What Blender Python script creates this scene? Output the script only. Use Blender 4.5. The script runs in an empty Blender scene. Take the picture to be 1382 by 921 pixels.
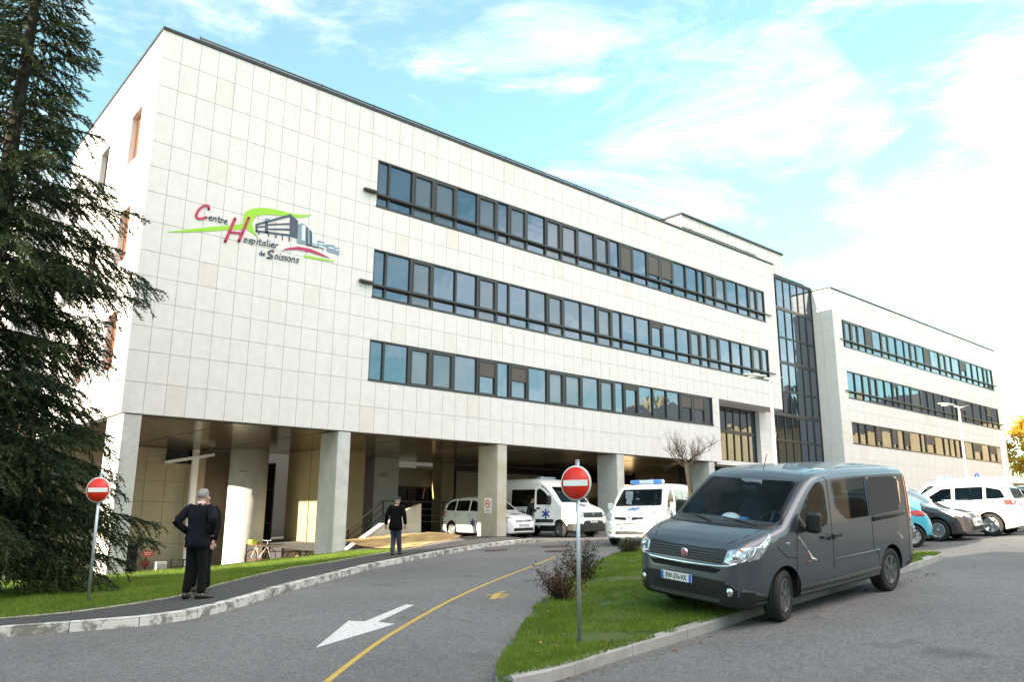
import bpy, bmesh, math, random
import numpy as np
from mathutils import Vector, Matrix, Euler
from mathutils.bvhtree import BVHTree
from mathutils.geometry import tessellate_polygon
random.seed(7); NR = np.random.RandomState(11)
R = math.radians
sc = bpy.context.scene
col = sc.collection

# ------------------------------------------------------------------ materials
MATS = {}
def nodes(name):
    m = bpy.data.materials.new(name); m.use_nodes = True
    nt = m.node_tree
    return m, nt, nt.nodes['Principled BSDF']
def mat(name, c, rough=.6, metal=0, spec=.5, var=.0, vscale=4., bump=0., bscale=40., coat=0., ior=None, c2=None, stretch=None, detail=6):
    """plain procedural material: two close tones mixed by noise, optional fine bump"""
    if name in MATS: return MATS[name]
    m, nt, b = nodes(name)
    b.inputs['Roughness'].default_value = rough; b.inputs['Metallic'].default_value = metal
    b.inputs['Specular IOR Level'].default_value = spec
    if ior: b.inputs['IOR'].default_value = ior
    if coat: b.inputs['Coat Weight'].default_value = coat; b.inputs['Coat Roughness'].default_value = .04
    b.inputs['Base Color'].default_value = (*c, 1)
    tc = nt.nodes.new('ShaderNodeTexCoord'); src = tc.outputs['Object']
    if stretch:
        mp = nt.nodes.new('ShaderNodeMapping'); mp.inputs['Scale'].default_value = stretch
        nt.links.new(src, mp.inputs['Vector']); src = mp.outputs['Vector']
    if var or c2:
        n = nt.nodes.new('ShaderNodeTexNoise'); n.inputs['Scale'].default_value = vscale; n.inputs['Detail'].default_value = detail
        n.inputs['Roughness'].default_value = .62
        nt.links.new(src, n.inputs['Vector'])
        r = nt.nodes.new('ShaderNodeValToRGB')
        e = r.color_ramp.elements
        e[0].position = .33; e[1].position = .67
        a = c2 if c2 else tuple(x*(1-var) for x in c)
        z = c if c2 else tuple(min(1, x*(1+var)) for x in c)
        e[0].color = (*a, 1); e[1].color = (*z, 1)
        nt.links.new(n.outputs['Fac'], r.inputs['Fac']); nt.links.new(r.outputs['Color'], b.inputs['Base Color'])
    if bump:
        n = nt.nodes.new('ShaderNodeTexNoise'); n.inputs['Scale'].default_value = bscale; n.inputs['Detail'].default_value = 4
        nt.links.new(src, n.inputs['Vector'])
        bp = nt.nodes.new('ShaderNodeBump'); bp.inputs['Strength'].default_value = bump; bp.inputs['Distance'].default_value = .02
        nt.links.new(n.outputs['Fac'], bp.inputs['Height']); nt.links.new(bp.outputs['Normal'], b.inputs['Normal'])
    MATS[name] = m
    return m

def stone_mat(name, base, top=None):
    """stone cladding: each slab has its own tone (face attribute 'tint'), weather streaks below the coping"""
    m, nt, b = nodes(name); L = nt.links.new; N = nt.nodes.new
    at = N('ShaderNodeAttribute'); at.attribute_name = 'tint'
    tc = N('ShaderNodeTexCoord')
    r = N('ShaderNodeValToRGB'); e = r.color_ramp.elements
    e[0].position = 0; e[0].color = (base[0]*.95, base[1]*.925, base[2]*.88, 1)
    e[1].position = 1; e[1].color = (base[0]*1.02, base[1]*1.02, base[2]*1.04, 1)
    em = e.new(.25); em.color = (*base, 1); em2 = e.new(.8); em2.color = (base[0], base[1]*1.01, base[2]*1.02, 1)
    L(at.outputs['Fac'], r.inputs['Fac'])
    n = N('ShaderNodeTexNoise'); n.inputs['Scale'].default_value = 3; n.inputs['Detail'].default_value = 9; n.inputs['Roughness'].default_value = .7
    L(tc.outputs['Object'], n.inputs['Vector'])
    mr = N('ShaderNodeMapRange'); mr.inputs[1].default_value = .3; mr.inputs[2].default_value = .75; mr.inputs[3].default_value = .90; mr.inputs[4].default_value = 1.06
    L(n.outputs['Fac'], mr.inputs[0])
    mx = N('ShaderNodeMix'); mx.data_type = 'RGBA'; mx.blend_type = 'MULTIPLY'; mx.inputs[0].default_value = 1
    L(r.outputs['Color'], mx.inputs[6]); L(mr.outputs[0], mx.inputs[7])
    out = mx.outputs[2]
    # rain streaks running down from the coping and below sills
    mp = N('ShaderNodeMapping'); mp.inputs['Scale'].default_value = (2.2, 2.2, .16); L(tc.outputs['Object'], mp.inputs['Vector'])
    n2 = N('ShaderNodeTexNoise'); n2.inputs['Scale'].default_value = 1.6; n2.inputs['Detail'].default_value = 7; n2.inputs['Roughness'].default_value = .65; L(mp.outputs['Vector'], n2.inputs['Vector'])
    s = N('ShaderNodeMapRange'); s.inputs[1].default_value = .5; s.inputs[2].default_value = .72; s.inputs[3].default_value = 0; s.inputs[4].default_value = .42
    L(n2.outputs['Fac'], s.inputs[0])
    sx = N('ShaderNodeSeparateXYZ'); L(tc.outputs['Object'], sx.inputs[0])
    g = N('ShaderNodeMapRange'); t = top or 17.2
    g.inputs[1].default_value = t-2.6; g.inputs[2].default_value = t-.3; g.inputs[3].default_value = .24; g.inputs[4].default_value = 1
    L(sx.outputs['Z'], g.inputs[0])
    mu = N('ShaderNodeMath'); mu.operation = 'MULTIPLY'; L(s.outputs[0], mu.inputs[0]); L(g.outputs[0], mu.inputs[1])
    m2 = N('ShaderNodeMix'); m2.data_type = 'RGBA'; L(mu.outputs[0], m2.inputs[0]); L(out, m2.inputs[6]); m2.inputs[7].default_value = (.30, .29, .27, 1)
    L(m2.outputs[2], b.inputs['Base Color'])
    n3 = N('ShaderNodeTexNoise'); n3.inputs['Scale'].default_value = 60; n3.inputs['Detail'].default_value = 5; L(tc.outputs['Object'], n3.inputs['Vector'])
    bp = N('ShaderNodeBump'); bp.inputs['Strength'].default_value = .12; bp.inputs['Distance'].default_value = .01
    L(n3.outputs['Fac'], bp.inputs['Height']); L(bp.outputs['Normal'], b.inputs['Normal'])
    b.inputs['Roughness'].default_value = .5; b.inputs['Specular IOR Level'].default_value = .35
    return m

def glass_mat(name, tint, dark, wob=.02):
    """opaque-looking mirror glazing: dark room behind, strong reflection of the surroundings"""
    m, nt, b = nodes(name); L = nt.links.new; N = nt.nodes.new
    b.inputs['Base Color'].default_value = (*dark, 1); b.inputs['Roughness'].default_value = .03
    b.inputs['IOR'].default_value = tint; b.inputs['Specular Tint'].default_value = (.66, .80, 1, 1) if tint > 1.7 else (1, 1, 1, 1); b.inputs['Specular IOR Level'].default_value = .5
    tc = N('ShaderNodeTexCoord'); n = N('ShaderNodeTexNoise'); n.inputs['Scale'].default_value = .9; n.inputs['Detail'].default_value = 2
    L(tc.outputs['Object'], n.inputs['Vector'])
    bp = N('ShaderNodeBump'); bp.inputs['Strength'].default_value = wob; bp.inputs['Distance'].default_value = 1.
    L(n.outputs['Fac'], bp.inputs['Height']); L(bp.outputs['Normal'], b.inputs['Normal'])
    return m
def clear_glass(name, tint, refl=1.5):
    m, nt, b = nodes(name); L = nt.links.new; N = nt.nodes.new
    out = nt.nodes['Material Output']
    t = N('ShaderNodeBsdfTransparent'); t.inputs['Color'].default_value = (*tint, 1)
    g = N('ShaderNodeBsdfGlossy'); g.inputs['Roughness'].default_value = .02; g.inputs['Color'].default_value = (.95, .97, 1, 1)
    f = N('ShaderNodeFresnel'); f.inputs['IOR'].default_value = refl
    mx = N('ShaderNodeMixShader'); L(f.outputs[0], mx.inputs[0]); L(t.outputs[0], mx.inputs[1]); L(g.outputs[0], mx.inputs[2]); L(mx.outputs[0], out.inputs['Surface'])
    nt.nodes.remove(b)
    return m
def emit_mat(name, c, s):
    m, nt, b = nodes(name); b.inputs['Base Color'].default_value = (*c, 1); b.inputs['Emission Color'].default_value = (*c, 1); b.inputs['Emission Strength'].default_value = s
    return m

def asphalt_mat(name, c, worn):
    m, nt, b = nodes(name); L = nt.links.new; N = nt.nodes.new
    tc = N('ShaderNodeTexCoord')
    n = N('ShaderNodeTexNoise'); n.inputs['Scale'].default_value = .22; n.inputs['Detail'].default_value = 8; n.inputs['Roughness'].default_value = .6; L(tc.outputs['Object'], n.inputs['Vector'])
    r = N('ShaderNodeValToRGB'); e = r.color_ramp.elements; e[0].position = .35; e[1].position = .68
    e[0].color = (*[x*(1-worn) for x in c], 1); e[1].color = (*[x*(1+worn) for x in c], 1); L(n.outputs['Fac'], r.inputs['Fac'])
    # aggregate: pale and dark stones
    v = N('ShaderNodeTexVoronoi'); v.inputs['Scale'].default_value = 75; L(tc.outputs['Object'], v.inputs['Vector'])
    sp = N('ShaderNodeSeparateColor'); L(v.outputs['Color'], sp.inputs[0])
    mr = N('ShaderNodeMapRange'); mr.inputs[3].default_value = .62; mr.inputs[4].default_value = 1.38; L(sp.outputs[0], mr.inputs[0])
    mx = N('ShaderNodeMix'); mx.data_type = 'RGBA'; mx.blend_type = 'MULTIPLY'; mx.inputs[0].default_value = 1; L(r.outputs['Color'], mx.inputs[6]); L(mr.outputs[0], mx.inputs[7])
    n2 = N('ShaderNodeTexNoise'); n2.inputs['Scale'].default_value = 9; n2.inputs['Detail'].default_value = 6; n2.inputs['Roughness'].default_value = .75; L(tc.outputs['Object'], n2.inputs['Vector'])
    mr2 = N('ShaderNodeMapRange'); mr2.inputs[1].default_value = .3; mr2.inputs[2].default_value = .75; mr2.inputs[3].default_value = .8; mr2.inputs[4].default_value = 1.2; L(n2.outputs['Fac'], mr2.inputs[0])
    m2 = N('ShaderNodeMix'); m2.data_type = 'RGBA'; m2.blend_type = 'MULTIPLY'; m2.inputs[0].default_value = 1; L(mx.outputs[2], m2.inputs[6]); L(mr2.outputs[0], m2.inputs[7])
    wn = N('ShaderNodeTexNoise'); wn.inputs['Scale'].default_value = 1.4; wn.inputs['Detail'].default_value = 5; L(tc.outputs['Object'], wn.inputs['Vector'])
    wm = N('ShaderNodeMix'); wm.data_type = 'RGBA'; wm.inputs[0].default_value = .22; L(tc.outputs['Object'], wm.inputs[6]); L(wn.outputs['Color'], wm.inputs[7])
    vc = N('ShaderNodeTexVoronoi'); vc.feature = 'DISTANCE_TO_EDGE'; vc.inputs['Scale'].default_value = .42; L(wm.outputs[2], vc.inputs['Vector'])
    cr = N('ShaderNodeMapRange'); cr.inputs[1].default_value = .0; cr.inputs[2].default_value = .007; cr.inputs[3].default_value = .45; cr.inputs[4].default_value = 1; L(vc.outputs['Distance'], cr.inputs[0])
    cm = N('ShaderNodeMapRange'); cm.inputs[1].default_value = .50; cm.inputs[2].default_value = .60; cm.inputs[3].default_value = 0; cm.inputs[4].default_value = .8; L(n.outputs['Fac'], cm.inputs[0])
    cx = N('ShaderNodeMix'); cx.data_type = 'FLOAT'; L(cm.outputs[0], cx.inputs[0]); cx.inputs[2].default_value = 1; L(cr.outputs[0], cx.inputs[3])
    st = N('ShaderNodeTexNoise'); st.inputs['Scale'].default_value = .9; st.inputs['Detail'].default_value = 4; L(tc.outputs['Object'], st.inputs['Vector'])
    sr = N('ShaderNodeMapRange'); sr.inputs[1].default_value = .62; sr.inputs[2].default_value = .74; sr.inputs[3].default_value = 1; sr.inputs[4].default_value = .66; L(st.outputs['Fac'], sr.inputs[0])
    mm = N('ShaderNodeMath'); mm.operation = 'MULTIPLY'; L(cx.outputs[0], mm.inputs[0]); L(sr.outputs[0], mm.inputs[1])
    m3 = N('ShaderNodeMix'); m3.data_type = 'RGBA'; m3.blend_type = 'MULTIPLY'; m3.inputs[0].default_value = 1; L(m2.outputs[2], m3.inputs[6]); L(mm.outputs[0], m3.inputs[7])
    L(m3.outputs[2], b.inputs['Base Color'])
    bp = N('ShaderNodeBump'); bp.inputs['Strength'].default_value = .5; bp.inputs['Distance'].default_value = .006
    L(v.outputs['Distance'], bp.inputs['Height']); L(bp.outputs['Normal'], b.inputs['Normal'])
    b.inputs['Roughness'].default_value = .85; b.inputs['Specular IOR Level'].default_value = .3
    return m

def kerb_paint_mat(name):
    """kerb stone with flaking white paint on grimy concrete"""
    m, nt, b = nodes(name); L = nt.links.new; N = nt.nodes.new
    tc = N('ShaderNodeTexCoord')
    n = N('ShaderNodeTexNoise'); n.inputs['Scale'].default_value = 5; n.inputs['Detail'].default_value = 10; n.inputs['Roughness'].default_value = .72; L(tc.outputs['Object'], n.inputs['Vector'])
    a = N('ShaderNodeAttribute'); a.attribute_name = 'tint'
    ad = N('ShaderNodeMath'); ad.operation = 'ADD'; L(n.outputs['Fac'], ad.inputs[0]); L(a.outputs['Fac'], ad.inputs[1])
    r = N('ShaderNodeValToRGB'); e = r.color_ramp.elements; e[0].position = .47; e[0].color = (.17, .16, .145, 1); e[1].position = .60; e[1].color = (.55, .54, .52, 1)
    k = e.new(.53); k.color = (.25, .24, .22, 1)
    L(ad.outputs[0], r.inputs['Fac']); L(r.outputs['Color'], b.inputs['Base Color']); b.inputs['Roughness'].default_value = .8
    return m

def paint_line_mat(name, c, under=(.07, .07, .075)):
    m, nt, b = nodes(name); L = nt.links.new; N = nt.nodes.new
    tc = N('ShaderNodeTexCoord')
    n = N('ShaderNodeTexNoise'); n.inputs['Scale'].default_value = 22; n.inputs['Detail'].default_value = 9; n.inputs['Roughness'].default_value = .8; L(tc.outputs['Object'], n.inputs['Vector'])
    r = N('ShaderNodeValToRGB'); e = r.color_ramp.elements; e[0].position = .36; e[0].color = (*under, 1); e[1].position = .47; e[1].color = (*c, 1)
    L(n.outputs['Fac'], r.inputs['Fac']); L(r.outputs['Color'], b.inputs['Base Color']); b.inputs['Roughness'].default_value = .7
    return m

def lawn_mat(name, patch):
    m, nt, b = nodes(name); L = nt.links.new; N = nt.nodes.new
    tc = N('ShaderNodeTexCoord')
    n = N('ShaderNodeTexNoise'); n.inputs['Scale'].default_value = 1.3; n.inputs['Detail'].default_value = 8; n.inputs['Roughness'].default_value = .7; L(tc.outputs['Object'], n.inputs['Vector'])
    r = N('ShaderNodeValToRGB'); e = r.color_ramp.elements; e[0].position = patch; e[0].color = (.10, .065, .035, 1); e[1].position = patch+.1; e[1].color = (.045, .085, .012, 1)
    L(n.outputs['Fac'], r.inputs['Fac']); L(r.outputs['Color'], b.inputs['Base Color']); b.inputs['Roughness'].default_value = .95
    return m

def leaf_mat(name, ca, cb, scale=3., trans=.3, dry=None):
    """foliage: clumps of two tones, some light passing through"""
    m, nt, b = nodes(name); L = nt.links.new; N = nt.nodes.new
    out = nt.nodes['Material Output']
    tc = N('ShaderNodeTexCoord'); n = N('ShaderNodeTexNoise'); n.inputs['Scale'].default_value = scale; n.inputs['Detail'].default_value = 5; L(tc.outputs['Object'], n.inputs['Vector'])
    r = N('ShaderNodeValToRGB'); e = r.color_ramp.elements; e[0].position = .35; e[0].color = (*ca, 1); e[1].position = .65; e[1].color = (*cb, 1); L(n.outputs['Fac'], r.inputs['Fac'])
    if dry: q = e.new(.28); q.color = (*dry, 1); q = e.new(.78); q.color = (cb[0]*1.5, cb[1]*1.1, cb[2]*1.2, 1); n.inputs['Roughness'].default_value = .75
    L(r.outputs['Color'], b.inputs['Base Color']); b.inputs['Roughness'].default_value = .7; b.inputs['Specular IOR Level'].default_value = .25
    t = N('ShaderNodeBsdfTranslucent'); L(r.outputs['Color'], t.inputs['Color'])
    mx = N('ShaderNodeMixShader'); mx.inputs[0].default_value = trans; L(b.outputs[0], mx.inputs[1]); L(t.outputs[0], mx.inputs[2]); L(mx.outputs[0], out.inputs['Surface'])
    return m

STONE = stone_mat('stone_cladding', (.685, .645, .635))
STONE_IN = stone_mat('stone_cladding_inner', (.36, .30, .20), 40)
JOINT = mat('joint_grey', (.54, .52, .51), .9)
CONC = mat('pale_concrete', (.50, .49, .47), .8, var=.12, vscale=2.2, bump=.15, bscale=60)
CONC_DIRTY = mat('stained_concrete', (.50, .49, .46), .85, c2=(.40, .34, .24), vscale=.9, bump=.15)
FRAME = mat('dark_window_frame', (.022, .020, .020), .35)
BLIND = mat('brown_roller_blind', (.075, .058, .052), .6, var=.06, vscale=30, stretch=(.1, .1, 3))
COPING = mat('dark_coping', (.006, .006, .007), .5)
GLASS = glass_mat('window_glass', 2.5, (.012, .016, .020), .016)
GLASS_O = glass_mat('window_glass_curtained', 2.1, (.085, .085, .082), .008)
GLASS_C = glass_mat('window_glass_net_curtain', 2.3, (.045, .047, .048), .012)
GLASS_D = glass_mat('window_glass_dim', 1.5, (.012, .012, .012), .006)
GLASS_T = glass_mat('tower_glass', 2.6, (.012, .014, .016), .016)
ORANGE = mat('orange_curtain_glass', (.17, .055, .025), .25, var=.1)
SOFFIT = mat('bronze_slatted_soffit', (.26, .20, .12), .16, metal=.8, var=.1, vscale=1.2)
ASPH = asphalt_mat('road_asphalt', (.142, .141, .143), .19)
ASPH_P = asphalt_mat('pavement_asphalt', (.060, .060, .062), .12)
KERBW = kerb_paint_mat('flaking_white_kerb')
KERBC = mat('kerb_concrete', (.30, .295, .285), .85, var=.16, vscale=3, bump=.3, bscale=90)
EDGE = mat('edging_stone', (.33, .29, .25), .9, var=.2, vscale=6)
WHITEP = paint_line_mat('white_road_paint', (.55, .55, .55))
YELLOWP = paint_line_mat('yellow_road_paint', (.47, .31, .055))
LAWN = lawn_mat('lawn_soil', .30); LAWN2 = lawn_mat('worn_lawn_soil', .33)
GRASS = leaf_mat('grass_blades', (.10, .165, .018), (.195, .275, .036), 1.1, .35, (.17, .15, .06))
EARTH = mat('dry_earth', (.48, .35, .15), .95, c2=(.27, .18, .08), vscale=2, bump=.5, bscale=12)
STEEL = mat('galvanised_steel', (.42, .44, .46), .42, metal=.7, var=.1, vscale=9)
DARKMETAL = mat('dark_brown_metal', (.05, .035, .03), .45, metal=.2)
RUSTRAIL = mat('copper_painted_rail', (.33, .13, .07), .5)
WHITEM = mat('white_painted_metal', (.82, .82, .80), .4)
RED = mat('sign_red', (.72, .028, .012), .35)
SIGNWHITE = mat('sign_white', (.80, .80, .79), .35)
SIGNBACK = mat('sign_grey_back', (.35, .36, .37), .5)
RUBBER = mat('tyre_rubber', (.012, .012, .0125), .8, bump=.2, bscale=60)
BLACKP = mat('black_plastic', (.008, .0085, .009), .42, bump=.05, bscale=200)
CHROME = mat('chrome', (.75, .76, .78), .12, metal=1)
SILVER = mat('silver_rim', (.50, .51, .52), .3, metal=.8)
DARKRIM = mat('dull_grey_rim', (.10, .103, .108), .45, metal=.5)
RUBBERSEAL = mat('window_rubber_seal', (.008, .008, .008), .95, spec=.1)
VOID = mat('dark_void', (.006, .006, .006), .9)
SEATM = mat('seat_fabric', (.024, .027, .031), .95, spec=.2)
LAMPG = mat('headlamp_glass', (.62, .66, .70), .08, metal=.55, c2=(.20, .22, .24), vscale=13, coat=.8)
LAMPR = mat('tail_lamp_red', (.55, .03, .02), .15, coat=.8)
LAMPO = mat('indicator_orange', (.75, .22, .03), .2, coat=.5)
CARGLASS = clear_glass('car_glass', (.74, .86, .90), 1.28)
CARGLASS_D = clear_glass('tinted_car_glass', (.10, .11, .115), 1.38)
BLUESTAR = mat('emblem_blue', (.015, .03, .22), .4)
BLUELIGHT = mat('beacon_blue', (.10, .30, .75), .15, coat=.8)
PLATEW = mat('plate_white', (.72, .73, .72), .45)
PLATEB = mat('plate_blue', (.02, .13, .60), .4)
PLATEK = mat('plate_black', (.012, .012, .012), .5)
SKIN = mat('skin', (.46, .27, .20), .55, var=.06, vscale=20)
BARK = mat('bark', (.028, .021, .016), .95, c2=(.015, .012, .010), vscale=9, bump=.6, bscale=30, stretch=(1, 1, .3))
BARK2 = mat('grey_green_bark', (.026, .022, .013), .95, c2=(.016, .014, .009), vscale=8, bump=.4, bscale=40)
TWIG = mat('twig_brown', (.022, .015, .012), .9, var=.2)
CEDAR = leaf_mat('cedar_needles', (.012, .025, .010), (.040, .054, .017), 1.1, .10)
BUSHL = leaf_mat('bush_leaves', (.030, .045, .015), (.075, .065, .028), 3., .2)
BUSHR = leaf_mat('reddish_bush_leaves', (.055, .035, .022), (.12, .055, .035), 3., .2)
YELLOWL = leaf_mat('autumn_yellow_leaves', (.42, .22, .02), (.62, .40, .04), .5, .35)
BEIGE = mat('beige_render', (.36, .285, .165), .9, var=.1, vscale=.7, bump=.2)
SLATE = mat('slate_roof', (.06, .065, .075), .6, var=.2, vscale=3)

# ------------------------------------------------------------------ mesh building helpers
def link(o, parent=None):
    col.objects.link(o)
    if parent is not None: o.parent = parent
    return o
def thing(name, label, cat, loc=(0, 0, 0), rot=(0, 0, 0), group=None):
    o = bpy.data.objects.new(name, None); o.empty_display_size = .3
    col.objects.link(o); o.location = loc; o.rotation_euler = rot
    return tag(o, label, cat, group)
def tag(o, label, cat, group=None, kind=None):
    if label: o['label'] = label
    if cat: o['category'] = cat
    if group: o['group'] = group
    if kind: o['kind'] = kind
    return o
class MB:
    """collects boxes, prisms, tubes, lathes ... into one mesh with several materials"""
    def __init__(s): s.v = []; s.f = []; s.m = []; s.t = []; s.mi = 0; s.tint = .5; s.sm = []; s.smooth = False
    def add(s, vs, fs, M=None):
        b = len(s.v)
        s.v += [tuple(M @ Vector(v)) for v in vs] if M is not None else [tuple(v) for v in vs]
        for f in fs: s.f.append(tuple(i+b for i in f)); s.m.append(s.mi); s.t.append(s.tint); s.sm.append(s.smooth)
    def box(s, x0, x1, y0, y1, z0, z1, M=None):
        s.add([(x0, y0, z0), (x1, y0, z0), (x1, y1, z0), (x0, y1, z0), (x0, y0, z1), (x1, y0, z1), (x1, y1, z1), (x0, y1, z1)],
              [(0, 3, 2, 1), (4, 5, 6, 7), (0, 1, 5, 4), (1, 2, 6, 5), (2, 3, 7, 6), (3, 0, 4, 7)], M)
    def bbox(s, x0, x1, y0, y1, z0, z1, r, M=None):
        """box with chamfered edges"""
        bm = bmesh.new(); bmesh.ops.create_cube(bm, size=1)
        for v in bm.verts: v.co = Vector((x0+(v.co.x+.5)*(x1-x0), y0+(v.co.y+.5)*(y1-y0), z0+(v.co.z+.5)*(z1-z0)))
        bmesh.ops.bevel(bm, geom=bm.edges[:], offset=r, segments=2, affect='EDGES', profile=.5)
        s.bm(bm, M)
    def bm(s, bm, M=None):
        bm.verts.index_update()
        s.add([v.co[:] for v in bm.verts], [[v.index for v in f.verts] for f in bm.faces], M); bm.free()
    def prism(s, poly, axis, a, b, M=None):
        """extrude a 2-D polygon along an axis ('x','y','z') from a to b"""
        n = len(poly)
        def p(u, w, k): return {'x': (k, u, w), 'y': (u, k, w), 'z': (u, w, k)}[axis]
        vs = [p(u, w, a) for u, w in poly]+[p(u, w, b) for u, w in poly]
        fs = [tuple(range(n))[::-1], tuple(range(n, 2*n))]+[(i, (i+1) % n, n+(i+1) % n, n+i) for i in range(n)]
        s.add(vs, fs, M)
    def tube(s, pts, r, n=8, cap=True, M=None):
        """tube along a polyline; r is a number or one radius per point"""
        pts = [Vector(p) for p in pts]; k = len(pts)
        rs = r if isinstance(r, (list, tuple)) else [r]*k
        vs = []; fs = []; up = None
        for i, p in enumerate(pts):
            d = (pts[min(i+1, k-1)]-pts[max(i-1, 0)])
            if d.length < 1e-9: d = Vector((0, 0, 1))
            d.normalize()
            if up is None: up = Vector((0, 0, 1)) if abs(d.z) < .9 else Vector((1, 0, 0))
            a = d.cross(up)
            if a.length < 1e-6: a = d.cross(Vector((0, 1, .1)))
            a.normalize(); b = d.cross(a).normalized(); up = -b if False else up
            for j in range(n):
                t = 2*math.pi*j/n; vs.append(p+(a*math.cos(t)+b*math.sin(t))*rs[i])
        for i in range(k-1):
            for j in range(n): fs.append((i*n+j, i*n+(j+1) % n, (i+1)*n+(j+1) % n, (i+1)*n+j))
        if cap: fs.append(tuple(range(n))[::-1]); fs.append(tuple((k-1)*n+j for j in range(n)))
        sm = s.smooth; s.smooth = n > 5; s.add(vs, fs, M); s.smooth = sm
    def lathe(s, prof, n=24, axis='z', c=(0, 0, 0), M=None, close=False):
        """profile of (radius, height) turned about an axis through c"""
        vs = []; fs = []; k = len(prof)
        for r, h in prof:
            for j in range(n):
                t = 2*math.pi*j/n; u, w = r*math.cos(t), r*math.sin(t)
                q = {'z': (u, w, h), 'y': (u, h, w), 'x': (h, u, w)}[axis]
                vs.append((q[0]+c[0], q[1]+c[1], q[2]+c[2]))
        for i in range(k-1+(1 if close else 0)):
            i2 = (i+1) % k
            for j in range(n): fs.append((i*n+j, i*n+(j+1) % n, i2*n+(j+1) % n, i2*n+j))
        if not close: fs.append(tuple(range(n))[::-1]); fs.append(tuple((k-1)*n+j for j in range(n)))
        sm = s.smooth; s.smooth = True; s.add(vs, fs, M); s.smooth = sm
    def ball(s, c, r, n=12, M=None):
        rr = r if isinstance(r, (tuple, list)) else (r, r, r)
        bm = bmesh.new(); bmesh.ops.create_uvsphere(bm, u_segments=n, v_segments=max(6, n//2+2), radius=1)
        for v in bm.verts: v.co = Vector((c[0]+v.co.x*rr[0], c[1]+v.co.y*rr[1], c[2]+v.co.z*rr[2]))
        sm = s.smooth; s.smooth = True; s.bm(bm, M); s.smooth = sm
    def mesh(s, name, mats, fix=True):
        me = bpy.data.meshes.new(name); me.from_pydata(s.v, [], s.f)
        ms = mats if isinstance(mats, (list, tuple)) else [mats]
        for m in ms: me.materials.append(m)
        me.polygons.foreach_set('material_index', s.m)
        me.polygons.foreach_set('use_smooth', s.sm)
        a = me.attributes.new('tint', 'FLOAT', 'FACE'); a.data.foreach_set('value', s.t)
        if fix:
            bm = bmesh.new(); bm.from_mesh(me); bmesh.ops.recalc_face_normals(bm, faces=bm.faces[:]); bm.to_mesh(me); bm.free()
        me.update()
        return me
    def build(s, name, mats, parent=None, loc=None, fix=True):
        o = bpy.data.objects.new(name, s.mesh(name, mats, fix)); link(o, parent)
        if loc: o.location = loc
        return o
def copy_tree(o, parent=None):
    c = o.copy(); col.objects.link(c); c.parent = parent
    for ch in list(o.children): copy_tree(ch, c)
    return c
def evaluated(me_or_obj):
    dg = bpy.context.evaluated_depsgraph_get(); dg.update()
    return bpy.data.meshes.new_from_object(me_or_obj.evaluated_get(dg), depsgraph=dg)
def lerp(a, b, t): return a+(b-a)*t
def interp(tab, x):
    if x <= tab[0][0]: return tab[0][1]
    for (x0, y0), (x1, y1) in zip(tab, tab[1:]):
        if x <= x1: return y0+(y1-y0)*(x-x0)/(x1-x0)
    return tab[-1][1]

# ------------------------------------------------------------------ the lie of the land
CP = np.array([(0,0,0),(-8,2,-.1),(4,-8,-.15),(10,-3,.22),(-6,14,-.05),(4.91,13.09,.31),(13.06,20.26,.45),(3.78,15.37,.16),(7.4,7.2,.15),
 (9.99,5.95,.40),(13.08,5.88,.62),(20.5,23.5,.82),(23.9,23.9,.86),(23,34,.88),(24.7,9.4,1.08),(26.5,8.7,1.2),(22,16,.9),(30,22,.95),
 (6.1,24.5,-.08),(9.5,24.5,.05),(12.9,24.5,.3),(17,23,.62),(0,24,-.3),(45,0,1.7),(60,20,1.5),(100,20,1.8),(-30,20,-.6),(-20,-25,-.5),(60,-40,1.7),
 (40,34,1.0),(0,70,-.2),(90,70,1.8)], float)
def _tps():
    X = CP[:, :2]; n = len(X); d = np.linalg.norm(X[:, None]-X[None], axis=2)
    K = d**2*np.log(d+1e-9)+.3*np.eye(n); P = np.c_[np.ones(n), X]
    s = np.linalg.solve(np.block([[K, P], [P.T, np.zeros((3, 3))]]), np.r_[CP[:, 2], 0, 0, 0]); return s[:n], s[n:]
_W, _A = _tps()
def gz(x, y):
    d = np.hypot(x-CP[:, 0], y-CP[:, 1]); return float(np.clip(_W @ (d**2*np.log(d+1e-9))+_A @ [1, x, y], -1.2, 2.4))
def gza(x, y):
    out = np.full(len(x), _A[0])+_A[1]*x+_A[2]*y
    for (cx, cy, _), w in zip(CP, _W):
        d = np.hypot(x-cx, y-cy); out += w*d*d*np.log(d+1e-9)
    return np.clip(out, -1.2, 2.4)
def inpoly(x, y, poly):
    c = False; n = len(poly); j = n-1
    for i in range(n):
        if (poly[i][1] > y) != (poly[j][1] > y) and x < (poly[j][0]-poly[i][0])*(y-poly[i][1])/(poly[j][1]-poly[i][1])+poly[i][0]: c = not c
        j = i
    return c
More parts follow.
